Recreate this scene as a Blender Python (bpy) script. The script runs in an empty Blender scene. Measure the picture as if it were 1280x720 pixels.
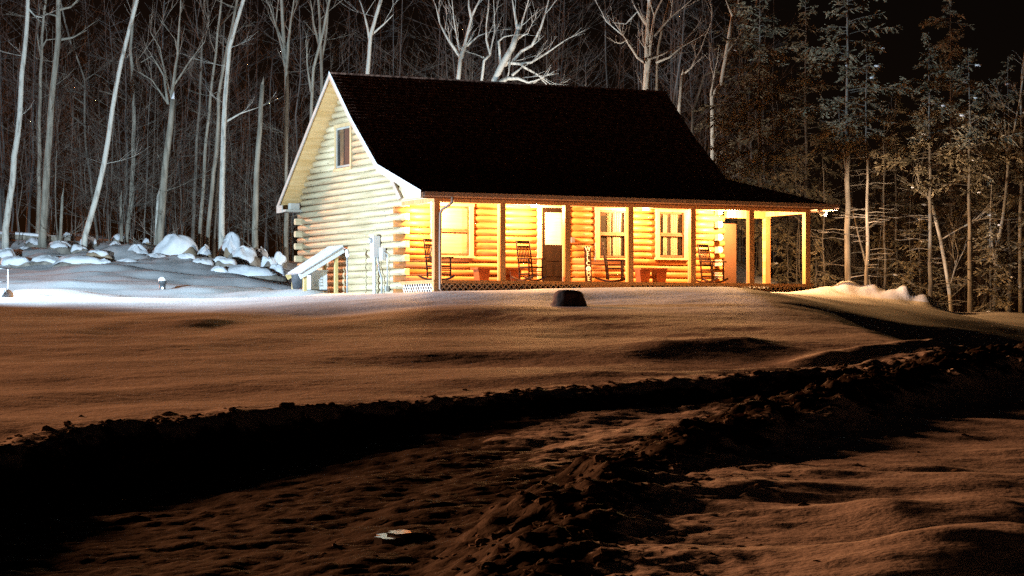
import bpy, math, random
import numpy as np
from math import sin, cos, pi, atan, atan2, radians, sqrt
from mathutils import Vector, Matrix
random.seed(7)
sc = bpy.context.scene
COL = sc.collection

# ------------------------------------------------------------------ camera geometry
F = 2700.0; PITCH = atan(48/F); CZ = 1.6
def ray(x, y):
    a = (x-640)/F; b = (360-y)/F
    return np.array([a, cos(PITCH)-b*sin(PITCH), sin(PITCH)+b*cos(PITCH)])
def at(x, y, Y):
    d = ray(x, y); p = d*(Y/d[1]); return Vector((p[0], p[1], p[2]+CZ))
TH = atan2(1, 1.985)
U = np.array([cos(TH), sin(TH), 0]); V = np.array([-sin(TH), cos(TH), 0])
_d = ray(545, 350); O = _d*(60.75/_d[1])
OW = Vector((O[0], O[1], O[2]+CZ))                    # cabin origin: foot of the near porch post, floor level
def onv(x, y, vv):                                     # pixel on the cabin plane v = vv -> local (u, v, z)
    d = ray(x, y); t = (vv+O@V)/(d@V); q = d*t-O; return (q@U, q@V, q[2])
def onu(x, y, uu):
    d = ray(x, y); t = (uu+O@U)/(d@U); q = d*t-O; return (q@U, q@V, q[2])
def loc2w(u, v, z): 
    p = O+u*U+v*V; return Vector((p[0], p[1], p[2]+z+CZ))

# ------------------------------------------------------------------ noise
_rng = np.random.default_rng(11); TAB = _rng.random((256, 256))
def vnoise(x, y):
    xi = np.floor(x).astype(int); yi = np.floor(y).astype(int); fx = x-xi; fy = y-yi
    fx = fx*fx*fx*(fx*(fx*6-15)+10); fy = fy*fy*fy*(fy*(fy*6-15)+10)
    a = TAB[xi & 255, yi & 255]; b = TAB[(xi+1) & 255, yi & 255]; c = TAB[xi & 255, (yi+1) & 255]; d = TAB[(xi+1) & 255, (yi+1) & 255]
    return (a*(1-fx)+b*fx)*(1-fy)+(c*(1-fx)+d*fx)*fy
def fbm(x, y, o=4, g=.5):
    s = 0; a = 1; t = 0
    for k in range(o):
        s = s+a*(vnoise(x*2**k+17.3*k, y*2**k+41.7*k)*2-1); t += a; a *= g
    return s/t
def billow(x, y, o=3):
    s = 0; a = 1; t = 0
    for k in range(o):
        s = s+a*(1-np.abs(vnoise(x*2**k+9.1*k, y*2**k+3.3*k)*2-1)); t += a; a *= .55
    return s/t
def sst(t): t = np.clip(t, 0, 1); return t*t*(3-2*t)

# ------------------------------------------------------------------ terrain
PY = [0, 14, 20, 27, 35, 45, 52, 55.5, 58]; PG = [0, 0, .07, .17, .37, .665, .895, .975, 1.0]
def basez(X, Y):
    X = np.asarray(X, float); Y = np.asarray(Y, float)
    crest = np.interp(X, [-40, -14, -8, -4, -2, 3, 8.7, 10, 11.5, 13.2, 15, 30], [.9, .83, .78, .88, .97, 1.05, 1.08, 1.03, .82, .46, .32, .3])
    g1 = np.interp(Y, PY, PG); g2 = np.interp(Y, [0, 14, 20, 27, 36, 45, 52, 60, 65, 68], [0, 0, .07, .17, .35, .52, .66, .86, .975, 1.0])
    wx = sst((X-5.5)/4)
    z = -1.6+(crest+1.6)*(g1*(1-wx)+g2*wx)
    left = np.interp(Y, [55, 60, 66, 72, 80, 86, 95, 140, 300], [0, -.12, .12, .75, 1.65, 2.75, 2.9, 1.5, 0])
    mid = np.interp(Y, [55, 69, 74, 80, 88, 140, 300], [0, 0, .5, 1.3, 1.9, 1.0, 0])
    right = np.interp(Y, [55, 66, 69, 75, 90, 140, 300], [0, 0, -.3, -.6, -1.6, -4, -6])
    # blend by the line of the cabin's gable (left) and its right end
    wl = sst((-(X+.5*(Y-60))-1.2)/3+.5) * sst((Y-54)/4)
    wr = sst((X-8)/5)
    z = z+left*wl+(1-wl)*(mid*(1-wr)+right*wr)
    return z
_GC = {}
def gpx(x, y):
    if (x, y) not in _GC: _GC[(x, y)] = _gpx(x, y)
    return _GC[(x, y)]
def _gpx(x, y):                                         # where the view line of a pixel meets the smooth ground (world x, y)
    d = ray(x, y)
    Y = np.arange(10, 90, .05); X = d[0]/d[1]*Y; Z = d[2]/d[1]*Y
    k = np.nonzero(Z < basez(X, Y))[0]; k = k[0] if len(k) else -1
    return (float(X[k]), float(Y[k]))
def polyd(X, Y, pts):
    best = np.full(X.shape, 1e9); side = np.zeros(X.shape); par = np.zeros(X.shape)
    n = len(pts)-1
    for i in range(n):
        (ax, ay), (bx, by) = pts[i], pts[i+1]; dx, dy = bx-ax, by-ay; l2 = dx*dx+dy*dy
        t = ((X-ax)*dx+(Y-ay)*dy)/l2
        lo = 0 if i > 0 else -50; hi = 1 if i < n-1 else 50
        tc = np.clip(t, lo, hi); px = ax+tc*dx; py = ay+tc*dy
        d = np.hypot(X-px, Y-py); s = np.sign(dx*(Y-ay)-dy*(X-ax))
        m = d < best; best = np.where(m, d, best); side = np.where(m, s, side); par = np.where(m, (i+np.clip(t, 0, 1))/n, par)
    return best, side, par
B1 = [gpx(x, y) for x, y in [(-60, 572), (0, 556), (130, 541), (250, 534), (400, 521), (600, 506), (740, 494), (950, 484), (1060, 474), (1140, 452), (1290, 424)]]
B2 = [gpx(x, y) for x, y in [(628, 735), (650, 690), (690, 640), (770, 590), (880, 560), (1000, 528), (1100, 498), (1180, 476), (1300, 452)]]
def seg(X, Y, pix, h, w, asym=1.0):
    pts = [gpx(x, y) for x, y in pix]
    d, s, p = polyd(X, Y, pts)
    # finite ridge: fade beyond both ends
    (ax, ay), (bx, by) = pts[0], pts[-1]; L = math.hypot(bx-ax, by-ay); tt = ((X-ax)*(bx-ax)+(Y-ay)*(by-ay))/L
    fade = np.exp(-np.clip(np.abs(tt-L/2)-L*.3, 0, None)**2/(L*.28)**2)
    wob = fbm(X*.55+13, Y*.55+5, 3)
    return h*np.exp(-(d*(1+.5*wob)/w)**2)*fade*(1+.5*fbm(X*.8+3, Y*.8, 2))
def gz(X, Y, detail=True):
    X = np.asarray(X, float); Y = np.asarray(Y, float); sh = X.shape; X = np.atleast_1d(X); Y = np.atleast_1d(Y)
    z = basez(X, Y)
    d1, s1, p1 = polyd(X, Y, B1); d1 = d1*s1           # + on the lawn side
    d2, s2, p2 = polyd(X, Y, B2); d2 = d2*s2           # + on the driveway side
    wob = fbm(X*1.7, Y*1.7, 4)*.32
    a1 = d1+wob
    drop = np.interp(X+.15*(Y-25), [-6, -3.5, -1, 1.5, 5, 10], [.62, .48, .22, .07, .05, .12])
    road = 1-sst((a1+.55)/.6)
    z = z-drop*road*sst((14-X)/3+1)
    near = sst((-(d2)+.1)/1.1)                          # field on the camera side of the lower bank
    z = z+near*drop*.75
    cl = billow(X*1.9, Y*1.9, 4)
    lip = np.exp(-((a1-.12)/.34)**2)
    z = z+lip*(.02+.10*(cl-.35))*sst((60-Y)/10)
    hb = np.interp(Y, [12, 17, 22, 28, 37], [.24, .28, .30, .46, .44])
    r2 = np.exp(-((d2+fbm(X*1.3+5, Y*1.3, 3)*.35)/np.interp(Y, [12, 23, 37], [.42, .62, .9]))**2)
    z = z+r2*hb*(.55+.8*(cl-.3))
    chur = np.clip(np.exp(-((d2)/1.5)**2)+np.exp(-((d1+.5)/.8)**2), 0, 1)
    z = z+chur*(billow(X*4.2+3, Y*4.2, 3)-.5)*.11*sst((52-Y)/8)
    onroad = road*(1-near)
    z = z+onroad*(fbm(X*1.1+30, Y*1.6, 5, .62)*.065+fbm(X*4+30, Y*7, 3, .6)*.02)*sst((52-Y)/8)
    # two wheel ruts along the driveway
    for off in (1.0, 2.3): z = z-onroad*.04*np.exp(-((d2+.12*wob-off)/.32)**2)
    lawn = (1-road)
    lw = sst((57-Y)/6)
    z = z+lawn*lw*(fbm(X*.16+2, Y*.26+1, 2)*.17+fbm(X*.4+7, Y*.6+9, 3)*.035)
    z = z+near*(fbm(X*.35+5, Y*.8+3, 3)*.12)
    yard = sst((Y-57)/4)*sst((-X-2-.5*(Y-60))/3+.5)
    z = z+sst((-X-7.5)/2)*np.exp(-((Y-80.5)/4.2)**4)*(billow(X*.55, Y*.55, 3)-.35)*.55
    z = z+yard*(fbm(X*.22+1, Y*.45+8, 4)*.32)
    # single features, each at its own place on the ground
    z = z-seg(X, Y, [(120, 412), (205, 415), (290, 410)], .10, 1.3)+seg(X, Y, [(110, 403), (280, 402)], .05, 1.0)
    z = z+seg(X, Y, [(800, 436), (960, 434)], .13, 1.1)-seg(X, Y, [(820, 447), (970, 443)], .07, 1.3)
    z = z+seg(X, Y, [(700, 480), (860, 473), (1010, 467), (1100, 457)], .11, .5)
    z = z+seg(X, Y, [(850, 606), (1000, 600), (1290, 606)], .13, .85)
    z = z+seg(X, Y, [(1080, 650), (1290, 645)], .12, .7)
    z = z+seg(X, Y, [(1080, 712), (1180, 696), (1300, 676)], .18, .6)-seg(X, Y, [(1150, 745), (1300, 725)], .22, .5)
    z = z-sst((50-Y)/3)*sst((X-6.8)/2.0)*.40*sst((Y-36)/8)
    z = z+seg(X, Y, [(1000, 450), (1180, 436)], .10, .4)
    # plough pile right of the cabin
    for (px, py, Yd, w) in [(1035, 356, 66.6, .9), (1062, 351, 66.6, .8), (1092, 355, 66, .7), (1132, 355, 65, .42), (1122, 362, 65.2, .7), (1156, 367, 64.6, .50), (1200, 390, 65, .8), (1262, 390, 65, 1.4)]:
        p = at(px, py, Yd); b0 = float(basez(p.x, Yd)); h = p.z-CZ-b0
        rr = np.sqrt(((X-p.x)/w)**2+((Y-Yd)/(w*1.3))**2+.02)-.14
        z = np.where(rr < 4, np.maximum(z, basez(X, Y)-.05+(h+.05)*np.exp(-rr**1.5)), z)
    pile = np.exp(-((Y-66)/1.6)**2)*sst((X-8.6)/1)*sst((13-X)/2)
    z = z+pile*(billow(X*2.4, Y*2.4, 3)-.6)*.10
    # level pad under the cabin
    lu = (X-O[0])*U[0]+(Y-O[1])*U[1]; lv = (X-O[0])*V[0]+(Y-O[1])*V[1]
    pad = sst((lu+1.2)/1.0)*sst((14-lu)/1.0)*sst((lv+.6)/1.0)*sst((13-lv)/2)
    padz = O[2]+np.interp(lu, [-1, 0, 4, 13], [-.42, -.40, -.30, -.24])
    z = z*(1-pad)+padz*pad
    if detail:
        k = sst((60-Y)/20)
        z = z+fbm(X*6, Y*9, 3, .6)*.008*(1+1.5*onroad)*k
        z = z+lawn*lw*(fbm(X*2.3+20, Y*3.2+3, 4, .6)*.005+fbm(X*.5+20, Y*.7+3, 2)*.022)
    r = (z+CZ, onroad, chur)
    return r[0].reshape(sh) if sh else float(r[0][0]), r[1], r[2]
def ground_many(xs, ys): return gz(np.array(xs, float), np.array(ys, float))[0]
_GD = {}
def ground(x, y):
    k = (float(x), float(y))
    if k not in _GD: _GD[k] = float(gz(np.array([k[0]]), np.array([k[1]]))[0][0])
    return _GD[k]

# ------------------------------------------------------------------ helpers
def link(o): COL.objects.link(o); return o
def tag(o, label=None, cat=None, group=None, kind=None):
    if label: o['label'] = label
    if cat: o['category'] = cat
    if group: o['group'] = group
    if kind: o['kind'] = kind
    return o
def empty(name, loc=(0, 0, 0), rz=0, parent=None):
    o = bpy.data.objects.new(name, None); o.location = loc; o.rotation_euler = (0, 0, rz); o.empty_display_size = .2
    link(o)
    if parent: o.parent = parent
    return o
class MB:
    def __init__(s): s.v = []; s.f = []; s.sm = []
    def add(s, vs, fs, smooth=False):
        b = len(s.v); s.v += [tuple(v) for v in vs]; s.f += [tuple(i+b for i in f) for f in fs]; s.sm += [smooth]*len(fs); return s
    def box(s, x0, x1, y0, y1, z0, z1):
        vs = [(x, y, z) for x in (x0, x1) for y in (y0, y1) for z in (z0, z1)]
        return s.add(vs, [(0, 1, 3, 2), (4, 6, 7, 5), (0, 4, 5, 1), (2, 3, 7, 6), (0, 2, 6, 4), (1, 5, 7, 3)])
    def bar(s, a, b, w, h=None, up=(0, 0, 1)):
        h = h or w; a = Vector(a); b = Vector(b); d = (b-a).normalized(); up = Vector(up)
        if abs(d.dot(up)) > .98: up = Vector((0, 1, 0))
        sx = d.cross(up).normalized(); sy = sx.cross(d)
        vs = [p+sx*(w/2*i)+sy*(h/2*j) for p in (a, b) for i, j in ((-1, -1), (1, -1), (1, 1), (-1, 1))]
        return s.add(vs, [(3, 2, 1, 0), (4, 5, 6, 7), (0, 1, 5, 4), (1, 2, 6, 5), (2, 3, 7, 6), (3, 0, 4, 7)])
    def tube(s, pts, rad, n=6, cap=True, smooth=True):
        pts = [Vector(p) for p in pts]; m = len(pts); b = len(s.v)
        ref = Vector((.13, .97, .2)).normalized()
        for i, p in enumerate(pts):
            d = (pts[min(i+1, m-1)]-pts[max(i-1, 0)])
            d = d.normalized() if d.length > 1e-9 else Vector((0, 0, 1))
            r0 = ref if abs(d.dot(ref)) < .9 else Vector((1, 0, 0))
            x = d.cross(r0).normalized(); y = d.cross(x)
            r = rad[i] if hasattr(rad, '__len__') else rad
            for k in range(n):
                a = 2*pi*k/n; q = p+x*(r*cos(a))+y*(r*sin(a)); s.v.append((q.x, q.y, q.z))
        for i in range(m-1):
            for k in range(n):
                k2 = (k+1) % n; s.f.append((b+i*n+k, b+i*n+k2, b+(i+1)*n+k2, b+(i+1)*n+k)); s.sm.append(smooth)
        if cap:
            s.f.append(tuple(b+k for k in range(n))[::-1]); s.sm.append(False)
            s.f.append(tuple(b+(m-1)*n+k for k in range(n))); s.sm.append(False)
        return s
    def lathe(s, prof, n=16, c=(0, 0), smooth=True):
        b = len(s.v)
        for r, z in prof:
            for k in range(n): a = 2*pi*k/n; s.v.append((c[0]+r*cos(a), c[1]+r*sin(a), z))
        for i in range(len(prof)-1):
            for k in range(n):
                k2 = (k+1) % n; s.f.append((b+i*n+k, b+i*n+k2, b+(i+1)*n+k2, b+(i+1)*n+k)); s.sm.append(smooth)
        s.f.append(tuple(b+k for k in range(n))[::-1]); s.sm.append(False)
        s.f.append(tuple(b+(len(prof)-1)*n+k for k in range(n))); s.sm.append(False)
        return s
    def prism(s, poly, axis, a, b):                    # polygon (two coords) extruded along an axis
        def P(p, t):
            if axis == 'u': return (t, p[0], p[1])
            if axis == 'v': return (p[0], t, p[1])
            return (p[0], p[1], t)
        n = len(poly); vs = [P(p, a) for p in poly]+[P(p, b) for p in poly]
        return s.add(vs, [tuple(range(n))[::-1], tuple(range(n, 2*n))]+[(i, (i+1) % n, n+(i+1) % n, n+i) for i in range(n)])
    def build(s, name, mat, parent=None, fix=False):
        me = bpy.data.meshes.new(name); me.from_pydata(s.v, [], s.f); me.materials.append(mat)
        if any(s.sm): me.polygons.foreach_set('use_smooth', s.sm)
        me.update()
        if fix:
            import bmesh
            bm = bmesh.new(); bm.from_mesh(me); bmesh.ops.recalc_face_normals(bm, faces=bm.faces); bm.to_mesh(me); bm.free()
        o = link(bpy.data.objects.new(name, me))
        if parent: o.parent = parent
        return o

# ------------------------------------------------------------------ materials
def mat(name, col, col2=None, scale=(4, 4, 4), rough=.7, bump=0, bscale=None, contrast=(.35, .65), metallic=0, emit=None, spec=.3, detail=5):
    m = bpy.data.materials.new(name); m.use_nodes = True; N = m.node_tree.nodes; L = m.node_tree.links
    b = N['Principled BSDF']; b.inputs['Roughness'].default_value = rough; b.inputs['Metallic'].default_value = metallic
    b.inputs['Specular IOR Level'].default_value = spec
    b.inputs['Base Color'].default_value = (*col, 1)
    tc = N.new('ShaderNodeTexCoord'); mp = N.new('ShaderNodeMapping'); mp.inputs['Scale'].default_value = scale
    L.new(tc.outputs['Object'], mp.inputs[0])
    if col2:
        n = N.new('ShaderNodeTexNoise'); n.inputs['Scale'].default_value = 1; n.inputs['Detail'].default_value = detail
        L.new(mp.outputs[0], n.inputs['Vector'])
        r = N.new('ShaderNodeValToRGB'); r.color_ramp.elements[0].position = contrast[0]; r.color_ramp.elements[1].position = contrast[1]
        r.color_ramp.elements[0].color = (*col, 1); r.color_ramp.elements[1].color = (*col2, 1)
        L.new(n.outputs['Fac'], r.inputs[0]); L.new(r.outputs[0], b.inputs['Base Color'])
    if bump:
        mp2 = N.new('ShaderNodeMapping'); mp2.inputs['Scale'].default_value = bscale or scale; L.new(tc.outputs['Object'], mp2.inputs[0])
        n2 = N.new('ShaderNodeTexNoise'); n2.inputs['Scale'].default_value = 1; n2.inputs['Detail'].default_value = 6; L.new(mp2.outputs[0], n2.inputs['Vector'])
        bp = N.new('ShaderNodeBump'); bp.inputs['Strength'].default_value = 1; bp.inputs['Distance'].default_value = bump
        L.new(n2.outputs['Fac'], bp.inputs['Height']); L.new(bp.outputs[0], b.inputs['Normal'])
    if emit: b.inputs['Emission Color'].default_value = (*emit[0], 1); b.inputs['Emission Strength'].default_value = emit[1]
    return m
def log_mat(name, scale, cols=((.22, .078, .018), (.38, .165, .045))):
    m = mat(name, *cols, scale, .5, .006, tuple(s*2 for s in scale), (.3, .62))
    N = m.node_tree.nodes; L = m.node_tree.links; b = N['Principled BSDF']
    src = b.inputs['Base Color'].links[0].from_socket
    tc = N.new('ShaderNodeTexCoord'); mp = N.new('ShaderNodeMapping'); mp.inputs['Scale'].default_value = (1.7, 1.7, 5.1); L.new(tc.outputs['Object'], mp.inputs[0])
    vo = N.new('ShaderNodeTexVoronoi'); vo.inputs['Scale'].default_value = 1.0; L.new(mp.outputs[0], vo.inputs['Vector'])
    r = N.new('ShaderNodeValToRGB'); r.color_ramp.elements[0].position = .05; r.color_ramp.elements[1].position = .11
    r.color_ramp.elements[0].color = (.25, .25, .25, 1); r.color_ramp.elements[1].color = (1, 1, 1, 1); L.new(vo.outputs['Distance'], r.inputs[0])
    mx = N.new('ShaderNodeMix'); mx.data_type = 'RGBA'; mx.blend_type = 'MULTIPLY'; mx.inputs[0].default_value = 1
    L.new(src, mx.inputs[6]); L.new(r.outputs[0], mx.inputs[7]); L.new(mx.outputs[2], b.inputs['Base Color'])
    return m
M = {}
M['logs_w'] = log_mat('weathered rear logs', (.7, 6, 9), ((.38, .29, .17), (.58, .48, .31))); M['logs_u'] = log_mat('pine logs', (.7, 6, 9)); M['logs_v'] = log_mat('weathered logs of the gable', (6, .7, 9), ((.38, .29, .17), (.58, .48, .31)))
M['pine'] = mat('pine boards', (.50, .31, .12), (.62, .42, .20), (1.2, 8, 8), .55, .002, (4, 20, 20))
M['post'] = mat('pine posts', (.42, .20, .08), (.55, .30, .13), (9, 9, .8), .55)
M['casing'] = mat('pale window casing', (.45, .30, .15), (.55, .39, .21), (6, 6, 1), .5)
M['rake'] = mat('grey weathered board', (.30, .28, .24), (.38, .36, .32), (1, 2, 2), .6)
M['fascia'] = mat('brown fascia', (.20, .09, .04), (.28, .13, .06), (1, 5, 5), .6)
M['shingle'] = mat('dark asphalt shingles', (.07, .034, .024), (.30, .17, .125), (9, 6, 6), .95, .01, (14, 14, 14), (.4, .62), spec=.1, detail=8)
M['deck'] = mat('porch floor boards', (.45, .24, .10), (.55, .32, .14), (.8, 9, 9), .5)
M['lattice'] = mat('lattice laths', (.55, .36, .20), (.65, .45, .27), (4, 4, 4), .6)
M['lattice_white'] = mat('pale lattice laths', (.62, .60, .56), (.75, .73, .70), (4, 4, 4), .6)
M['ceil'] = mat('porch ceiling', (.62, .45, .26), (.72, .55, .34), (.8, 8, 8), .5)
M['door'] = mat('brown door', (.007, .004, .003), (.011, .006, .004), (6, 6, 1), .8, spec=.05)
M['sash'] = mat('tan sash', (.13, .07, .035), (.17, .10, .055), (5, 5, 5), .5)
M['glass'] = mat('dark glass', (.03, .028, .025), rough=.05, spec=.6)
M['blind'] = mat('beige blind', (.30, .24, .14), (.36, .30, .19), (1, 1, 30), .8)
M['shade'] = mat('pale blind', (.50, .42, .28), (.58, .50, .36), (1, 1, 30), .8)
M['curtain'] = mat('lace curtain', (.26, .22, .15), (.36, .31, .22), (20, 20, 1), .9)
M['redcurtain'] = mat('red brown curtain', (.08, .03, .015), (.12, .05, .03), (20, 20, 1), .9)
M['darkwood'] = mat('dark stained wood', (.014, .005, .003), (.024, .009, .005), (8, 8, 8), .7, spec=.1)
M['redwood'] = mat('red stained wood', (.12, .035, .012), (.17, .055, .02), (3, 8, 8), .45)
M['metal_white'] = mat('white painted metal', (.70, .71, .72), (.78, .79, .80), (5, 5, 5), .4)
M['metal_grey'] = mat('grey metal', (.38, .40, .42), (.48, .50, .52), (5, 5, 5), .4, metallic=.3)
M['metal_dark'] = mat('dark metal', (.05, .055, .06), (.09, .09, .10), (6, 6, 6), .5)
M['spout'] = mat('brown downspout', (.16, .10, .075), (.22, .14, .10), (6, 6, 1), .4)
M['lamp'] = mat('lit lamp glass', (.9, .8, .6), emit=((1, .72, .38), 9))
M['flood'] = mat('lit flood lens', (.9, .9, .9), emit=((1, .93, .8), 12))
M['tan_panel'] = mat('tan plywood', (.05, .024, .013), (.07, .036, .02), (2, 2, 1), .6)
M['white_letters'] = mat('cream lettering', (.75, .68, .55), (.8, .74, .62), (9, 9, 9), .6)
M['yellow_wood'] = mat('new yellow timber', (.60, .45, .18), (.70, .54, .26), (8, 8, 1.5), .6)
M['stone'] = mat('granite', (.16, .14, .12), (.34, .30, .25), (3, 3, 3), .85, .03, (6, 6, 6))
M['stone_tan'] = mat('tan granite', (.28, .20, .13), (.42, .33, .23), (3, 3, 3), .85, .03, (6, 6, 6))
M['snowcap'] = mat('snow', (.74, .76, .80), (.84, .85, .88), (3, 3, 3), .75, .02, (9, 9, 9))
M['stump'] = mat('dark stump bark', (.05, .025, .018), (.20, .12, .09), (9, 9, 9), .9, .02, (12, 12, 12), (.35, .75))
M['birch'] = mat('pale birch bark', (.22, .20, .17), (.60, .57, .50), (9, 9, 2.2), .8, .01, (14, 14, 8), (.28, .5))
M['bark'] = mat('grey bark', (.13, .115, .09), (.32, .29, .235), (8, 8, 1.4), .9, .015, (18, 18, 4), (.3, .6))
M['bark2'] = mat('dull bark', (.07, .06, .05), (.20, .18, .15), (8, 8, 1.2), .9, .015, (18, 18, 4), (.3, .65))
M['twig'] = mat('bare twigs', (.10, .09, .075), (.20, .18, .15), (2, 2, 2), .9)
M['needles'] = mat('brightened conifer needles', (.08, .07, .04), (.38, .32, .21), (1.6, 1.6, 1.6), .8, contrast=(.3, .7))  # needle colour lightened beyond real foliage to stand in for missing light
M['farwood'] = mat('far bare wood', (.06, .058, .055), (.17, .16, .15), (.3, .3, .3), .95)
M['clod'] = mat('dirty snow clods', (.05, .035, .025), (.36, .30, .26), (5, 5, 5), .9, .02, (20, 20, 20), (.4, .75))
M['ice'] = mat('wet ice', (.25, .25, .27), rough=.12, spec=.8)

def ground_mat(name, mud_shade):
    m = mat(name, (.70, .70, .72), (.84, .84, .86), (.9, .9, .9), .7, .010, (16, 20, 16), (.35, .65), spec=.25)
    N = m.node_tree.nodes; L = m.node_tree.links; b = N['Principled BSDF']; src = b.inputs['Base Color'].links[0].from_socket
    at_ = N.new('ShaderNodeAttribute'); at_.attribute_name = 'mud_shade'
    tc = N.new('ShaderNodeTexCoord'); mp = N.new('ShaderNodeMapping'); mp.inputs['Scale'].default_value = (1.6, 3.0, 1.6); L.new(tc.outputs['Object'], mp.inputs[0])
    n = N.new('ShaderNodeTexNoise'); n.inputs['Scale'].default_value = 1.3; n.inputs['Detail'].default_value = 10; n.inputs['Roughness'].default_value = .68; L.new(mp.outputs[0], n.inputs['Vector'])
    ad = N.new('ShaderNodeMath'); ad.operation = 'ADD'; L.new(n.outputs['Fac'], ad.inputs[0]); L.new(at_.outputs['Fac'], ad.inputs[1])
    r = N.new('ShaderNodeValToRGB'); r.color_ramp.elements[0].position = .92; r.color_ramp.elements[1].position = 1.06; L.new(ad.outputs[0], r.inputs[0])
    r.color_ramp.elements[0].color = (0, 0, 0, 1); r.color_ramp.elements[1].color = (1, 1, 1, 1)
    mx = N.new('ShaderNodeMix'); mx.data_type = 'RGBA'; L.new(r.outputs[0], mx.inputs[0]); L.new(src, mx.inputs[6]); mx.inputs[7].default_value = (.028, .016, .010, 1)  # near-black mud colour that paints in shade as well as dirt
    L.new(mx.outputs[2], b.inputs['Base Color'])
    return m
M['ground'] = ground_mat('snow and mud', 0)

# ------------------------------------------------------------------ ground sheets
def axis(parts):
    out = []
    for a, b, st in parts: out += list(np.arange(a, b, st))
    return np.array(out+[parts[-1][1]])
XS = axis([(-160, -60, 10), (-60, -24, 2), (-24, -15, .4), (-15, -7, .10), (-7, 9, .06), (9, 15, .09), (15, 24, .5), (24, 60, 2), (60, 160, 10)])
YS = axis([(-60, -8, 8), (-8, 11, 1), (11, 24, .05), (24, 40, .07), (40, 62, .11), (62, 92, .35), (92, 130, 2), (130, 260, 10)])
GX, GY = np.meshgrid(XS, YS)
GZ, ONR, CHU = gz(GX, GY); ONR = ONR.reshape(GX.shape); CHU = CHU.reshape(GX.shape)
def sheet(name, keep, label, kindlabel=None):
    nx, ny = len(XS), len(YS); idx = np.arange(nx*ny).reshape(ny, nx)
    q = np.stack([idx[:-1, :-1], idx[:-1, 1:], idx[1:, 1:], idx[1:, :-1]], -1).reshape(-1, 4)
    q = q[keep.reshape(-1)]
    used = np.unique(q); remap = np.full(nx*ny, -1); remap[used] = np.arange(len(used)); q = remap[q]
    co = np.stack([GX, GY, GZ], -1).reshape(-1, 3)[used]
    me = bpy.data.meshes.new(name); me.vertices.add(len(co)); me.vertices.foreach_set('co', co.ravel())
    me.loops.add(len(q)*4); me.loops.foreach_set('vertex_index', q.ravel().astype('i')); me.polygons.add(len(q))
    me.polygons.foreach_set('loop_start', (np.arange(len(q))*4).astype('i')); me.polygons.foreach_set('use_smooth', np.ones(len(q), bool))
    at_ = me.attributes.new('mud_shade', 'FLOAT', 'POINT'); mud_shade = (ONR*(.27+.40*(1-sst((GX+1.1)/2.2)))+np.clip(CHU, 0, 1)*(GY < 52)*.40).reshape(-1)[used]  # driveway mud, with extra cover at left and on banks painting their shade
    mud_shade = np.clip(mud_shade, 0, .68)
    at_.data.foreach_set('value', mud_shade.astype('f'))
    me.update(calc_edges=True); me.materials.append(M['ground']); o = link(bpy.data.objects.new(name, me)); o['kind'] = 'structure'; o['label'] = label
    return o
RD = (ONR[:-1, :-1] > .4) & (GY[:-1, :-1] > 8) & (GY[:-1, :-1] < 62)
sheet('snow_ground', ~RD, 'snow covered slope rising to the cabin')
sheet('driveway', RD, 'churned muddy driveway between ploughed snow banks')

# ------------------------------------------------------------------ cabin
H = empty('log_cabin', OW, TH); tag(H, 'log cabin with steep dark roof and brightly lit front porch', 'cabin')
WV, RV, WR = 2.3, 10.35, 10.72       # front wall plane, rear wall plane, right wall plane
WT = .20                              # course height
RU0, RU1 = -.6, 11.36
PROF = [(-.36, 2.42), (2.75, 3.36), (4.7, 4.86), (6.5, 6.47), (11.04, 2.60)]   # roof surface (v, z)
def roofz(v): return float(np.interp(v, [p[0] for p in PROF], [p[1] for p in PROF]))
def logrun(mb, axis_, a, b, plane, zc, sgn, r=WT/2, bulge=.075):
    # one D-shaped log: profile bulges to sgn side of the plane
    prof = []
    for k in range(7):
        t = -pi/2+pi*k/6; prof.append((plane+sgn*bulge*cos(t), zc+r*.985*sin(t)))
    prof = prof+[(plane-sgn*.09, zc+r*.985), (plane-sgn*.09, zc-r*.985)]
    n = len(prof)
    def P(p, t): return (t, p[0], p[1]) if axis_ == 'u' else (p[0], t, p[1])
    vs = [P(p, a) for p in prof]+[P(p, b) for p in prof]
    mb.add(vs, [tuple(range(n)), tuple(range(n, 2*n))[::-1]])
    b0 = len(mb.v)-2*n
    for i in range(n): mb.f.append((b0+i, b0+n+i, b0+n+(i+1) % n, b0+(i+1) % n)); mb.sm.append(i < 6)
def wall(axis_, a, b, plane, sgn, ztop, opens, ext, name, m, topf=None):
    mb = MB(); k = 0; z = -.42+WT/2
    while z-WT/2 < ztop:
        lo, hi = a, b
        if topf: 
            r = topf(z+WT/2)
            if r is None: break
            lo, hi = max(lo, r[0]), min(hi, r[1])
        if hi-lo > .15:
            e = ext if (k % 2 == (0 if axis_ == 'u' else 1)) and z < 2.45 else 0
            segs = [(lo-(e if lo == a else 0), hi+(e if hi == b else 0))]
            for (o0, o1, z0, z1) in opens:
                if z+WT*.5 > z0+.02 and z-WT*.5 < z1-.02:
                    ns = []
                    for s0, s1 in segs:
                        if o0 > s0 and o1 < s1: ns += [(s0, o0), (o1, s1)]
                        else: ns.append((s0, s1))
                    segs = ns
            for s0, s1 in segs: logrun(mb, axis_, s0, s1, plane, z+random.uniform(-.003, .003), sgn, bulge=random.uniform(.065, .085))
        z += WT; k += 1
    return mb.build(name, m, H, fix=True)
DOOR = (4.50, 5.30, 0, 2.26)
WINS = [(.98, 2.10, .80, 2.22), (6.48, 7.42, .80, 2.22), (8.60, 9.50, .84, 2.22)]
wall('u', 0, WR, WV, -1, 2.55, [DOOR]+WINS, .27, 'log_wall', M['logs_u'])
wall('u', 0, WR, RV, 1, 2.6, [], .27, 'log_wall', M['logs_w'])
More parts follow.
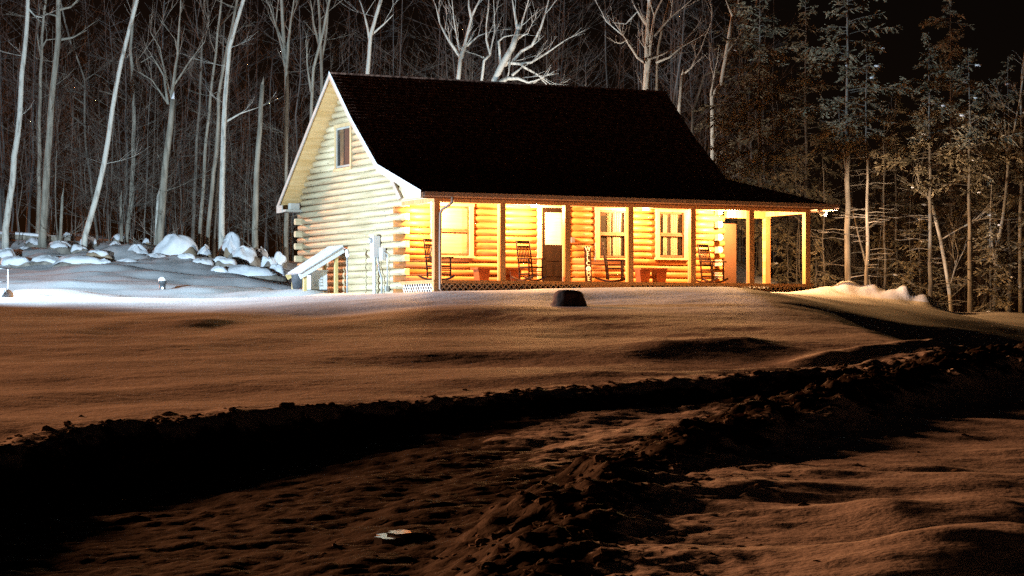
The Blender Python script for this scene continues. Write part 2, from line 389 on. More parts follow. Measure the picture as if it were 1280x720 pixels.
def topf(z):
    if z > 6.2: return None
    f = lambda zz: np.interp(zz, [3.36, 4.86, 6.47], [2.75, 4.7, 6.5]); 
    lo = WV if z < 3.2 else float(f(z))+.12; hi = RV if z < 3.0 else 11.04-(z-2.6)*4.54/3.87-.12
    return (lo, hi) if hi-lo > .15 else None
GWIN = (6.14, 7.28, 3.62, 4.86)
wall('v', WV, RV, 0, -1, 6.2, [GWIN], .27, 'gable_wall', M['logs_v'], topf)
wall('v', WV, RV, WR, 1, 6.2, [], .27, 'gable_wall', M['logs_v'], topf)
# inner dark lining so no light passes
MB().box(.12, WR-.12, WV+.11, RV-.11, -.3, 2.5).build('interior_core', M['glass'], H)
# roof
def slab(mb, p0, p1, u0, u1, th):
    (v0, z0), (v1, z1) = p0, p1
    mb.prism([(v0, z0), (v1, z1), (v1, z1-th), (v0, z0-th)], 'u', u0, u1)
mb = MB()
outer = PROF; inner = [(v, z-.09) for v, z in PROF]
mb.prism(outer+inner[::-1], 'u', RU0, RU1)
# hipped end of the porch roof, right of the main gable
A = (RU1, 2.75, 3.36); Bq = (RU1, -.36, 2.42); Cq = (13.42, -.36, 2.42); Dq = (13.42, 2.75, 2.42)
mb.add([A, Bq, Cq, Dq, (RU1, 2.75, 3.27), (RU1, -.36, 2.33), (13.42, -.36, 2.33), (13.42, 2.75, 2.33)], [(0, 1, 2), (0, 2, 3), (4, 6, 5), (4, 7, 6), (1, 5, 6, 2), (2, 6, 7, 3), (3, 7, 4, 0)])
roof = mb.build('roof', M['shingle'], H, fix=True)
# raised shingle courses and ridge cap
mb = MB()
def courses(p0, p1, u0, u1f):
    L_ = math.hypot(p1[0]-p0[0], p1[1]-p0[1]); n = int(L_/.16)
    for i in range(n):
        t0 = i/n; t1 = (i+.92)/n
        a = (p0[0]+(p1[0]-p0[0])*t0, p0[1]+(p1[1]-p0[1])*t0); b = (p0[0]+(p1[0]-p0[0])*t1, p0[1]+(p1[1]-p0[1])*t1)
        mb.add([(u0, a[0], a[1]+.016), (u1f(a[0]), a[0], a[1]+.016), (u1f(b[0]), b[0], b[1]+.004), (u0, b[0], b[1]+.004), (u0, a[0], a[1]), (u1f(a[0]), a[0], a[1])], [(0, 1, 2, 3), (4, 5, 1, 0)])
hipu = lambda v: RU1+(2.75-v)/3.11*(13.42-RU1)-.02 if v < 2.75 else RU1-.01
for i in range(3): courses(PROF[i], PROF[i+1], RU0+.01, hipu)
mb.bar((RU0, 6.5, 6.475), (RU1, 6.5, 6.475), .24, .05)
mb.build('shingle_courses', M['shingle'], roof)
# rake boards, drip edges, snow line along the rake
mb = MB()
def rake(mb, pts, u, th=.17, w=.035, off=.0):
    for (v0, z0), (v1, z1) in zip(pts[:-1], pts[1:]):
        mb.prism([(v0, z0+off), (v1, z1+off), (v1, z1-th), (v0, z0-th)], 'u', u-w, u-.003)
rake(mb, PROF, RU0, .15, off=.012); rk = mb.build('rake_board', M['rake'], roof, fix=True)
mb = MB(); mb.prism([(p[0], p[1]+.012) for p in PROF]+[(p[0], p[1]-.19) for p in PROF][::-1], 'u', RU1+.003, RU1+.035)
# only the part above the porch roof
mb = MB(); pr = PROF[1:]; rake(mb, pr, RU1+.038, .19, off=.01); mb.build('rake_board', M['rake'], roof, fix=True)
mb = MB()
for (v0, z0), (v1, z1) in zip(PROF[:3], PROF[1:4]):
    n = 9
    for i in range(n):
        t0, t1 = i/n, (i+1)/n; w0 = .07+.04*sin(i*1.7+v0)
        a = (v0+(v1-v0)*t0, z0+(z1-z0)*t0); b = (v0+(v1-v0)*t1, z0+(z1-z0)*t1)
        mb.add([(RU0-.05, a[0], a[1]+.015), (RU0-.05, b[0], b[1]+.015), (RU0+w0, b[0], b[1]+.02), (RU0+w0, a[0], a[1]+.02), (RU0-.03, a[0], a[1]+.07), (RU0-.03, b[0], b[1]+.07)], [(4, 5, 2, 3), (0, 1, 5, 4)])
for i in range(8):     # short run of snow over the rear rake near the peak
    v0 = 6.52+i*.14; z0 = roofz(v0)
    mb.add([(RU0-.05, v0, z0+.015), (RU0-.05, v0+.14, roofz(v0+.14)+.015), (RU0+.15, v0+.14, roofz(v0+.14)+.02), (RU0+.15, v0, z0+.02), (RU0-.03, v0, z0+.05), (RU0-.03, v0+.14, roofz(v0+.14)+.05)], [(4, 5, 2, 3), (0, 1, 5, 4)])
mb.build('snow_line', M['snowcap'], roof)
# soffit boards under the overhangs (pine)
mb = MB()
S2 = [(v, z-.095) for v, z in PROF]
for (v0, z0), (v1, z1) in zip(S2[:-1], S2[1:]):
    n = max(2, int(abs(math.hypot(v1-v0, z1-z0))/.13))
    for i in range(n):
        t0 = i/n; t1 = (i+.94)/n
        a = (v0+(v1-v0)*t0, z0+(z1-z0)*t0); b = (v0+(v1-v0)*t1, z0+(z1-z0)*t1)
        mb.prism([a, b, (b[0], b[1]-.02), (a[0], a[1]-.02)], 'u', RU0+.01, .13)
mb.build('soffit', M['pine'], roof, fix=True)
# boxed return and plate at the rear eave, log plate ends
mb = MB(); mb.box(RU0-.02, .1, 10.25, 11.02, 2.40, 2.47); mb.box(RU0-.03, RU0, 10.55, 11.06, 2.38, 2.62)
mb.box(-.42, -.12, 10.30, 10.55, 2.47, 2.68)
mb.build('eave_return', M['rake'], roof)
# straight rafter board continuing the steep pitch to the wall corner
mb = MB(); mb.prism([(2.1, 2.42), (3.55, 3.80), (3.55, 3.62), (2.3, 2.38)], 'u', -.16, -.085); mb.build('frieze_board', M['rake'], H, fix=True)
# pale infill under the porch rake
mb = MB(); mb.prism([(-.02, 2.36), (WV-.05, 2.36), (WV+.2, 3.05), (-.02, 2.41)], 'u', -.06, -.01); mb.build('porch_gable_panel', M['ceil'], H, fix=True)
# fascia and gutter along the front eave
mb = MB(); mb.box(RU0, 13.42, -.40, -.365, 2.27, 2.44); mb.box(13.425, 13.46, -.40, 2.75, 2.27, 2.44); mb.build('fascia', M['fascia'], H)
mb = MB()
gp = [(-.404, 2.44), (-.404, 2.33), (-.46, 2.31), (-.51, 2.34), (-.53, 2.45), (-.515, 2.45), (-.50, 2.36), (-.46, 2.33), (-.42, 2.35), (-.42, 2.44)]
mb.prism(gp, 'u', RU0+.02, 13.40); mb.build('gutter', M['spout'], H, fix=True)
# porch ceiling, beams
MB().box(-.1, 13.38, -.36, WV-.1, 2.315, 2.345).build('porch_ceiling', M['ceil'], H)
mb = MB(); mb.box(-.10, 12.64, -.09, .09, 2.20, 2.312); mb.build('porch_beam', M['post'], H)
mb = MB(); mb.box(12.44, 12.62, .095, 2.12, 2.16, 2.312); mb.build('porch_beam', M['post'], H)
mb = MB(); mb.box(WR+.3, 12.64, 2.125, 2.29, 2.10, 2.312); mb.build('porch_beam', M['post'], H)
mb = MB(); mb.box(-.09, .09, .095, WV-.1, 2.20, 2.312); mb.build('porch_beam', M['post'], H)
# floor
mb = MB(); n = 16
for i in range(n): mb.box(-.12, 12.72, -.10+i*.15, -.10+i*.15+.143, -.04, 0)
fl = mb.build('porch_floor', M['deck'], H)
mb = MB(); mb.box(-.10, 12.70, -.085, -.05, -.095, -.043); mb.box(-.10, -.065, -.048, WV-.1, -.095, -.043); mb.box(12.66, 12.70, -.048, 2.3, -.13, -.043); mb.build('rim_board', M['deck'], H)
def lattice(a, b, z0, z1, along, plane, m):
    mb = MB(); s = .17; hgt = z1-z0
    x = a-hgt
    while x < b:
        for dr in (1, -1):
            p0, p1 = (x, z0), (x+hgt, z1)
            if dr < 0: p0, p1 = (x, z1), (x+hgt, z0)
            t0 = max(0, (a-p0[0])/hgt); t1 = min(1, (b-p0[0])/hgt)
            if t1-t0 > .05:
                q0 = (p0[0]+hgt*t0, p0[1]+(p1[1]-p0[1])*t0); q1 = (p0[0]+hgt*t1, p0[1]+(p1[1]-p0[1])*t1)
                off = -.006*dr
                if along == 'u': mb.bar((q0[0], plane+off, q0[1]), (q1[0], plane+off, q1[1]), .009, .034, up=(0, 0, 1))
                else: mb.bar((plane+off, q0[0], q0[1]), (plane+off, q1[0], q1[1]), .009, .034)
        x += s
    if along == 'u': mb.box(a, b, plane-.02, plane+.02, z0-.03, z0); 
    else: mb.box(plane-.02, plane+.02, a, b, z0-.03, z0)
    return mb.build('lattice_panel', m, H)
lattice(.12, 4.55, -.42, -.10, 'u', -.06, M['lattice']); lattice(6.3, 12.6, -.36, -.10, 'u', -.06, M['lattice'])
lattice(.0, 2.1, -.48, -.10, 'v', -.08, M['lattice_white'])
MB().box(4.58, 6.27, -.095, -.06, -.34, -.10).build('skirt_board', M['deck'], H)
MB().box(.0, 12.6, .25, .3, -.6, -.14).build('crawlspace_board', M['stump'], H)
for x in (545, 627, 708, 787, 865, 938, 1008):
    u = onv(x, 352, 0)[0]
    mb = MB(); w = .088; mb.box(u-w, u+w, -w, w, .0025, 2.198)
    mb.build('porch_post', M['post'], H)
mb = MB(); mb.box(12.44, 12.62, 2.12, 2.30, .0025, 2.098); mb.build('porch_post', M['post'], H)
# foundation posts under the near corner
MB().box(-.09, .08, -.06, .10, -.6, -.045).build('corner_pier', M['post'], H)
# downspout
mb = MB(); mb.tube([(.30, -.45, 2.34), (.30, -.44, 2.18), (.22, -.35, 2.08), (.10, -.19, 1.98), (.07, -.145, 1.88), (.06, -.14, 1.0), (.06, -.14, -.25), (.10, -.26, -.34)], .042, 8)
mb.build('downspout', M['spout'], H)
# windows
def window(u0, u1, z0, z1, cur):
    y = WV-.09
    mb = MB(); c = .13
    mb.box(u0-c, u0, y-.03, y+.06, z0-.02, z1+.005); mb.box(u1, u1+c, y-.03, y+.06, z0-.02, z1+.005)
    mb.box(u0-c-.02, u1+c+.02, y-.035, y+.06, z1+.008, z1+c*.7); mb.box(u0-c-.03, u1+c+.03, y-.06, y+.06, z0-.09, z0-.023)
    w = mb.build('window', M['casing'], H)
    mb = MB(); f = .05; zm = (z0+z1)/2-.02
    for (a, b, yy) in ((z0, zm+.025, y+.01), (zm+.03, z1, y+.03)):
        mb.box(u0+.003, u0+f, yy, yy+.03, a, b); mb.box(u1-f, u1-.003, yy, yy+.03, a, b)
        mb.box(u0+f, u1-f, yy, yy+.03, a, a+f); mb.box(u0+f, u1-f, yy, yy+.03, b-f, b)
    mb.build('sash', M['sash'], w)
    if cur == 'blind':
        MB().box(u0+f, u1-f, y+.062, y+.075, z0+.05, z1-.05).build('blind', M['blind'], w)
    else:
        MB().box(u0+f, u1-f, y+.10, y+.11, z0+.05, z1-.05).build('glass', M['glass'], w)
        for (p, q) in cur:
            mb = MB(); n = 22; vs = []; 
            for zz in (z0+.06, (z0+z1)/2+.05, z1-.06):
                pin = .9 if zz != z1-.06 else 1
                for i in range(n+1):
                    t = i/n; uu = u0+f+(u1-u0-2*f)*(p+(q-p)*t*pin); vs.append((uu, y+.08+.014*sin(t*pi*7), zz))
            fs = [(r*(n+1)+i, r*(n+1)+i+1, (r+1)*(n+1)+i+1, (r+1)*(n+1)+i) for r in range(2) for i in range(n)]
            mb.add(vs, fs, True); mb.build('curtain', M['curtain'], w)
    return w
window(*WINS[0], 'blind'); window(*WINS[1], [(.30, .50), (.56, .92)]); window(*WINS[2], [(.16, .36), (.50, .84)])
# door
mb = MB(); u0, u1, z0, z1 = DOOR; y = WV-.09
mb.box(u0-.13, u0, y-.03, y+.06, .003, z1); mb.box(u1, u1+.13, y-.03, y+.06, .003, z1); mb.box(u0-.15, u1+.15, y-.035, y+.06, z1+.003, z1+.1)
dr = mb.build('door', M['casing'], H)
mb = MB(); mb.box(u0+.004, u0+.11, y-.005, y+.04, .01, z1-.005); mb.box(u1-.11, u1-.004, y-.005, y+.04, .01, z1-.005)
mb.box(u0+.11, u1-.11, y-.005, y+.04, 2.12, z1-.005); mb.box(u0+.11, u1-.11, y-.005, y+.04, .01, 1.15)
mb.box(u0+.17, u0+.36, y-.018, y-.005, .2, .55); mb.box(u1-.36, u1-.17, y-.018, y-.005, .2, .55); mb.box(u0+.17, u1-.17, y-.018, y-.005, .66, 1.02)
mb.build('door_leaf', M['door'], dr)
MB().box(u0+.11, u1-.11, y+.012, y+.02, 1.15, 2.12).build('door_glass', M['shade'], dr)
mb = MB(); mb.tube([(u1-.065, y-.006, 1.02), (u1-.065, y-.05, 1.02), (u1-.065, y-.07, 1.02)], [.012, .014, .028], 8); mb.build('handle', M['metal_grey'], dr)
# gable window
v0, v1, z0, z1 = GWIN; mb = MB(); c = .11; x = -.075
mb.box(x-.02, x+.1, v0-c, v0, z0-.02, z1); mb.box(x-.02, x+.1, v1, v1+c, z0-.02, z1); mb.box(x-.03, x+.1, v0-c-.02, v1+c+.02, z1+.003, z1+c); mb.box(x-.045, x+.1, v0-c-.03, v1+c+.03, z0-.11, z0-.023)
gw = mb.build('window', M['casing'], H)
mb = MB(); f = .06; mb.box(x+.005, x+.05, v0+.003, v0+f, z0, z1); mb.box(x+.005, x+.05, v1-f, v1-.003, z0, z1); mb.box(x+.005, x+.05, v0+f, v1-f, z0, z0+f); mb.box(x+.005, x+.05, v0+f, v1-f, z1-f, z1)
mb.build('sash', M['rake'], gw)
MB().box(x+.03, x+.04, v0+f, v1-f, z0+f, z1-f).build('glass', M['glass'], gw)
MB().box(x+.022, x+.028, v0+f, v0+.50, z0+f, z1-f).build('curtain', M['redcurtain'], gw)
MB().box(x+.022, x+.028, v0+.58, v0+.86, z0+f, z1-f).build('curtain', M['sash'], gw)
# tan panel beyond the right corner
MB().box(WR+.32, 11.52, 2.40, 2.43, -.0, 1.93).build('side_screen', M['tan_panel'], H)
# small box beside the door
p = onv(715, 300, WV-.1); MB().box(p[0]-.05, p[0]+.05, WV-.19, WV-.10, p[2]-.08, p[2]+.08).build('wall_box', M['metal_dark'], H)
# electric meter, conduit and boxes on the gable
e = onu(468, 300, -.22); ev = e[1]; ez = e[2]
mb = MB(); mb.box(-.30, -.09, ev-.13, ev+.13, ez-.52, ez+.12); mb.box(-.33, -.29, ev-.15, ev+.15, ez+.12, ez+.16)
mt = mb.build('electric_meter', M['metal_white'], H)
mb = MB(); mb.tube([(-.30, ev, ez-.02), (-.38, ev, ez-.02), (-.41, ev, ez-.02)], [.085, .085, .06], 14); mb.build('meter_dial', M['metal_grey'], mt)
mb = MB(); mb.tube([(-.20, ev+.03, ez-.52), (-.20, ev+.03, -.6)], .055, 10); mb.build('conduit', M['metal_white'], mt)
mb = MB(); mb.tube([(-.16, ev-.12, ez-.5), (-.16, ev-.22, ez-.9), (-.16, ev-.42, ez-1.15), (-.16, ev-.42, -.5)], .028, 8); mb.build('conduit', M['metal_grey'], mt)
e2 = onu(479, 317, -.12); mb = MB(); mb.box(-.2, -.09, e2[1]-.11, e2[1]+.11, e2[2]-.2, e2[2]+.17); mb.build('breaker_box', M['metal_white'], H)
mb = MB(); mb.box(-.19, -.09, e2[1]-.38, e2[1]-.28, -.28, -.12); mb.tube([(-.13, e2[1]-.33, -.2), (-.13, e2[1]-.33, .8), (-.13, e2[1]-.1, .9)], .018, 6); mb.build('wall_conduit', M['metal_grey'], H)
# porch lamps: glass domes on the ceiling, lit
LAMPS = [(.60, 1.45, 150), (3.85, 1.45, 140), (7.65, 1.4, 85), (10.76, 1.45, 160)]
for i, (u, v, wat) in enumerate(LAMPS):
    mb = MB(); mb.lathe([(.055, 2.312), (.075, 2.29), (.075, 2.27)], 12, (u, v)); b_ = mb.build('porch_lamp', M['metal_dark'], H)
    mb = MB(); k_ = 1 if i == 3 else .3
    mb.lathe([(r_, 2.268-z_*k_) for r_, z_ in ((.07, 0), (.10, .05), (.105, .10), (.08, .15), (.02, .17))], 14, (u, v)); gl = mb.build('lamp_glass', M['lamp'], b_)
    gl.visible_shadow = True
    li = bpy.data.lights.new('porch_light', 'POINT'); li.energy = wat*14; li.color = (1, .50, .18); li.shadow_soft_size = .08
    lo = link(bpy.data.objects.new('porch_light', li)); lo.parent = H; lo.location = (u, v-.02, 2.03 if i == 3 else 2.12)
# double flood at the right porch corner
def flood_fix(parent, loc, aim, name='flood_light'):
    r = empty(name, loc, 0, parent)
    MB().box(-.06, .06, -.06, .06, -.02, .03).build('bracket', M['metal_white'], r)
    for s in (-1, 1):
        mb = MB(); d = Vector((aim[0]+.35*s*aim[1], aim[1]-.35*s*aim[0], aim[2])).normalized(); c0 = Vector((.05*s, 0, -.05))
        mb.tube([c0, c0+d*.05, c0+d*.15, c0+d*.16], [.03, .045, .075, .075], 12); hd = mb.build('lamp_head', M['metal_white'], r)
        mb = MB(); mb.tube([c0+d*.162, c0+d*.168], [.07, .06], 12); mb.build('lens', M['flood'], hd)
    return r
flood_fix(H, (12.95, -.12, 2.27), (.75, -.5, -.45))
sl = bpy.data.lights.new('corner_flood', 'SPOT'); sl.energy = 2000; sl.color = (1, .72, .48); sl.spot_size = radians(150); sl.spot_blend = 1.0; sl.shadow_soft_size = .06
so = link(bpy.data.objects.new('corner_flood', sl)); so.parent = H; so.location = (13.15, -.22, 2.08)
so.rotation_euler = Vector((.90, .45, .50)).to_track_quat('-Z', 'Y').to_euler()

# assumed lamp on the hidden rear wall, added to light the trees behind the roof
flood_fix(H, (9.0, RV+.22, 2.25), (.2, .9, .3))  # assumed fixture, unseen behind the cabin
sl = bpy.data.lights.new('assumed_rear_flood', 'SPOT'); sl.energy = 2800; sl.color = (1, .93, .84); sl.spot_size = radians(165); sl.spot_blend = .4; sl.shadow_soft_size = .08
so = link(bpy.data.objects.new('assumed_rear_flood', sl)); so.parent = H; so.location = (9.0, RV+.85, 2.2)
so.rotation_euler = Vector((.15, .8, .70)).to_track_quat('-Z', 'Y').to_euler()

# ------------------------------------------------------------------ porch furniture
def rocker(name, label):
    r = empty(name); m = M['darkwood']
    # faces local -Y
    mb = MB(); mb.box(-.26, .26, -.24, .22, .385, .43); mb.bar((-.26, -.25, .41), (.26, -.25, .41), .035); mb.build('seat', m, r)
    mb = MB()
    for s in (-1, 1): mb.tube([(.24*s, .22, .30), (.24*s, .25, .6), (.245*s, .36, 1.20)], [.028, .028, .024], 6)
    mb.bar((-.245, .355, 1.15), (.245, .355, 1.15), .03, .09); mb.bar((-.24, .335, 1.02), (.24, .335, 1.02), .02, .06); mb.bar((-.24, .24, .55), (.24, .24, .55), .02, .05)
    for k in range(7): 
        x = -.17+k*.34/6; mb.bar((x, .24, .55), (x, .335, 1.02), .032, .012, up=(0, 1, 0))
    mb.build('backrest', m, r)
    for s in (-1, 1):
        mb = MB(); mb.tube([(.25*s, -.24, .08), (.25*s, -.24, .40), (.25*s, -.235, .64)], .027, 6); mb.build('leg', m, r)
        mb = MB(); mb.tube([(.24*s, .20, .08), (.24*s, .215, .34)], .027, 6); mb.build('leg', m, r)
        mb = MB(); mb.bar((.27*s, -.31, .655), (.26*s, .27, .66), .085, .04); mb.build('armrest', m, r)
        mb = MB(); pts = [(.25*s, -.42+k*.98/8, .012+.0000001+ .11*((k-4)/4)**2+.018) for k in range(9)]
        for a, b in zip(pts[:-1], pts[1:]): mb.bar(a, b, .045, .055)
        mb.build('rocker', m, r)
    mb = MB()
    for zz in (.17, .28): mb.tube([(-.25, -.24, zz), (.25, -.24, zz)], .017, 5)
    mb.tube([(-.24, .21, .2), (.24, .21, .2)], .011, 5)
    for s in (-1, 1): mb.tube([(.245*s, -.24, .22), (.24*s, .21, .22)], .017, 5)
    mb.build('stretcher', m, r)
    tag(r, label, 'rocking chair', 'rocking chairs along the porch'); return r
def copy_tree(o, parent=None):
    c = o.copy(); link(c)
    if parent: c.parent = parent
    for ch in [x for x in o.children]: copy_tree(ch, c)
    return c
def put(o, u, v, z, rl): o.location = loc2w(u, v, z); o.rotation_euler = (0, 0, TH+rl)
R0 = rocker('rocking_chair', 'dark rocking chair behind the near corner post, beside the downspout')
CH = [(548, .66, 15, None), (663, .62, 12, 'dark rocking chair in front of the porch door, left of it'),
      (768, .7, 55, 'dark rocking chair seen side on in front of the middle window with lace curtains'),
      (890, .7, 18, 'dark rocking chair at the far log corner next to the tan screen')]
for i, (x, v, rot, lab) in enumerate(CH):
    c = R0 if i == 0 else copy_tree(R0)
    if lab: c['label'] = lab
    put(c, onv(x, 345, v)[0], v, .003, radians(rot))
def bench(name, label, L_, h, d, m, cat, legs):
    r = empty(name); MB().box(-L_/2, L_/2, -d/2, d/2, h-.06, h).build('table_top', m, r)
    for s in legs:
        mb = MB(); mb.prism([(s*L_/2-.14, 0.0), (s*L_/2+.14, 0.0), (s*L_/2+.19, h-.062), (s*L_/2-.19, h-.062)], 'v', -d*.36, d*.36); mb.build('leg', m, r, fix=True)
    mb = MB(); mb.bar((-L_*.36, 0, h*.42), (L_*.36, 0, h*.42), .05, .09); mb.build('stretcher', m, r)
    tag(r, label, cat); return r
a = onv(592, 333, 1.75); b = onv(650, 333, 1.75)
put(bench('coffee_table', 'long low red wooden table under the left porch window', b[0]-a[0], .42, .5, M['redwood'], 'table', (-.68, .68)), (a[0]+b[0])/2, 1.72, .003, 0)
a = onv(796, 331, 1.6); b = onv(829, 331, 1.6)
put(bench('side_table', 'short red wooden table with panel legs below the right window', b[0]-a[0], .46, .42, M['redwood'], 'table', (-.62, .62)), (a[0]+b[0])/2, 1.55, .003, 0)
# WELCOME plank
p = onv(737, 345, 2.0); r = empty('welcome_sign'); tag(r, 'tall narrow wooden plank sign reading WELCOME down its length, between door and window', 'sign')
mb = MB(); mb.box(-.115, .115, -.012, .012, 0, 1.13); mb.build('board', M['darkwood'], r)
def text(ch, size, loc, mt_, parent, rx=pi/2, depth=.004):
    cu = bpy.data.curves.new('t', 'FONT'); cu.body = ch; cu.size = size; cu.extrude = depth; cu.align_x = 'CENTER'; cu.align_y = 'CENTER'
    t = bpy.data.objects.new('t', cu); link(t); dg = bpy.context.evaluated_depsgraph_get(); me = bpy.data.meshes.new_from_object(t.evaluated_get(dg)); bpy.data.objects.remove(t)
    me.materials.clear(); me.materials.append(mt_); o = link(bpy.data.objects.new('letter', me)); o.parent = parent; o.location = loc; o.rotation_euler = (rx, 0, 0); return o
for i, ch in enumerate('WELC'): text(ch, .19, (0, -.018, 1.04-i*.147), M['white_letters'], r)
mb = MB(); mb.lathe([(.02, .0), (.075, .008), (.08, .014), (.06, .02)], 14); o_ = mb.build('letter', M['white_letters'], r); o_.rotation_euler = (pi/2, 0, 0); o_.location = (0, -.012, .43)
for i, ch in enumerate('ME'): text(ch, .19, (0, -.018, .28-i*.155), M['white_letters'], r)
mb = MB(); mb.tube([(.03, 0, 0), (.075, 0, 0)], .01, 4)
put(r, p[0], 2.06, .003, 0); r.rotation_euler = (radians(-4), 0, TH)

# ------------------------------------------------------------------ things by the gable
# lean-to shelter
gh = lambda u, v: ground(*loc2w(u, v, 0).xy)-OW.z
c = onu(420, 366, -.42); su, sv = c[0], c[1]
r = empty('lean_to_shelter', loc2w(su, sv, gh(su, sv)), TH); tag(r, 'small open timber lean-to with a snowy sloping roof beside the gable wall', 'shelter')
g = 0
for (du, dv, hh) in ((0, 0, 1.28), (-1.02, 0, .66), (0, .95, 1.28), (-1.02, .95, .66)):
    MB().box(du-.05, du+.05, dv-.05, dv+.05, -.1, hh).build('post', M['yellow_wood'], r)
ra = Vector((.22, 0, 1.43)); rb = Vector((-1.22, 0, .59)); 
for dv in (-.07, 1.02):
    mb = MB(); mb.bar((ra.x, dv, ra.z), (rb.x, dv, rb.z), .045, .16); mb.build('rafter', M['metal_white'] if dv < 0 else M['yellow_wood'], r)
mb = MB(); mb.prism([(ra.x, ra.z+.083), (rb.x, rb.z+.083), (rb.x, rb.z+.105), (ra.x, ra.z+.105)], 'v', -.12, 1.08); rf = mb.build('roof_panel', M['metal_grey'], r, fix=True)
mb = MB(); mb.prism([(ra.x-.02, ra.z+.107), (rb.x+.03, rb.z+.107), (rb.x+.05, rb.z+.15), (ra.x-.05, ra.z+.145)], 'v', -.10, 1.06); mb.build('snow', M['snowcap'], rf, fix=True)
# pale unit sheltered under it
gu = empty('generator', loc2w(su-.50, sv+.35, gh(su-.5, sv+.3)), TH); tag(gu, 'white boxy generator unit standing under the lean-to', 'generator')
MB().box(-.26, .26, -.22, .25, .04, .60).build('housing', M['metal_white'], gu)
MB().box(-.29, .29, -.25, .28, .602, .64).build('lid', M['snowcap'], gu)
mb = MB()
for k in range(4): mb.box(-.18, .10, -.232, -.222, .14+k*.09, .19+k*.09)
mb.build('vent', M['metal_grey'], gu)
MB().box(-.27, .27, -.23, .26, 0, .038).build('base', M['metal_dark'], gu)
bk = empty('storage_bin', loc2w(su-1.0, sv+.7, gh(su-1.0, sv+.7)), TH); tag(bk, 'dark grey bin at the low end of the lean-to, behind its posts', 'bin')
mb = MB(); mb.lathe([(.15, 0), (.19, .42), (.20, .45)], 14); mb.build('body', M['metal_dark'], bk)
mb = MB(); mb.lathe([(.205, .452), (.205, .48), (.05, .51)], 14); mb.build('lid', M['metal_dark'], bk)
# yard hydrant
c = onu(434, 359, -.75); r = empty('yard_hydrant', loc2w(c[0], c[1], gh(c[0], c[1])), TH); tag(r, 'tall thin frost-covered standpipe hydrant between lean-to and electric meter', 'hydrant')
mb = MB(); mb.tube([(0, 0, -.1), (0, 0, 1.2)], .026, 8); mb.build('pipe', M['metal_grey'], r)
mb = MB(); mb.tube([(0, 0, 1.18), (0, 0, 1.24), (0, 0, 1.38), (0, 0, 1.43)], [.03, .055, .06, .03], 10); mb.tube([(0, -.03, 1.3), (.0, -.12, 1.26), (.0, -.13, 1.2)], .022, 8); mb.build('head', M['metal_white'], r)
mb = MB(); mb.bar((0, .02, 1.42), (-.12, .04, 1.47), .03, .015); mb.build('handle', M['metal_white'], r)
mb = MB(); mb.lathe([(.13, -.02), (.11, .04), (.04, .07)], 12, (.06, 0)); mb.build('snow_collar', M['snowcap'], r)
# well cap with snow
for Yw in np.arange(60, 76, .2):
    p = at(203, 361, Yw); gz0 = ground(p.x, p.y)
    if gz0 > p.z-.03: break
r = empty('well_cap', (p.x, p.y, gz0)); tag(r, 'short dark pipe post with a dome of snow on top, alone in the yard', 'well cap')
top = at(203, 351.5, Yw).z-gz0
mb = MB(); mb.lathe([(.10, -.1), (.10, top-.08)], 14); mb.build('pipe', M['metal_dark'], r)
mb = MB(); mb.lathe([(.13, top-.085), (.135, top), (.13, top+.01)], 14); mb.build('cap', M['metal_dark'], r)
mb = MB(); mb.lathe([(.135, top+.012), (.125, top+.07), (.08, top+.12), (.02, top+.14)], 14); mb.build('snow', M['snowcap'], r)
mb = MB(); mb.tube([(.02, -.10, top-.22), (.02, -.115, top-.22)], .04, 10); mb.build('plate', M['metal_white'], r)
# snow dome and metal frame at the left edge
p = at(4, 367, 54.6); g0 = ground(p.x, p.y)
r = empty('snow_covered_bush', (p.x, p.y, g0)); tag(r, 'small rounded shrub buried under a white dome of snow at the left edge', 'shrub')
mb = MB(); mb.lathe([(.25, -.06), (.27, .02), (.25, .11), (.18, .18), (.06, .22)], 18); mb.build('snow', M['snowcap'], r)
mb = MB()
for k in range(5): a_ = k*1.3; mb.tube([(0, 0, 0), (.2*cos(a_), .2*sin(a_), .1), (.30*cos(a_), .30*sin(a_), .2)], .006, 4)
mb.build('stems', M['twig'], r)
p = at(-6, 367, 55.6); g0 = ground(p.x, p.y); zt = at(10, 336, 55.6).z-g0
r = empty('metal_rack', (p.x, p.y, g0)); tag(r, 'thin pale metal frame standing behind the snow dome at the left edge', 'rack')
for x in (-.35, .33):
    mb = MB(); mb.tube([(x, 0, -.05), (x, 0, zt)], .016, 6); mb.build('leg', M['metal_grey'], r)
mb = MB(); mb.tube([(-.5, 0, zt), (.42, 0, zt)], .022, 6); mb.build('top_rail', M['metal_grey'], r)
mb = MB(); mb.tube([(-.35, 0, zt*.52), (.33, 0, zt*.52)], .016, 6); mb.build('shelf_rail', M['metal_grey'], r)
# assumed flood light on an added stake just off frame: lights yard, gable and trees
fl_x, fl_y = -17.4, 53.6; g0 = ground(fl_x, fl_y)
r = empty('assumed_stake_flood', (fl_x, fl_y, g0)); tag(r, 'assumed white LED flood lamp on a stake at the edge of the yard', 'assumed flood light')
mb = MB(); mb.tube([(0, 0, -.1), (0, 0, 1.6)], .02, 8); mb.build('stake', M['metal_dark'], r)
aim = Vector((.64, .77, .08)).normalized(); side = aim.cross(Vector((0, 0, 1))).normalized(); upv = side.cross(aim)
mb = MB(); c0 = Vector((0, 0, 1.7)); mb.bar(c0-aim*.04, c0+aim*.04, .34, .24); mb.build('lamp_head', M['metal_dark'], r)
mb = MB(); mb.bar(c0+aim*.042, c0+aim*.05, .30, .20); mb.build('lens', M['flood'], r)
li = bpy.data.lights.new('assumed_yard_flood', 'SPOT'); li.energy = 36000; li.color = (.60, .82, 1.0); li.spot_size = radians(156); li.spot_blend = .75; li.shadow_soft_size = .12
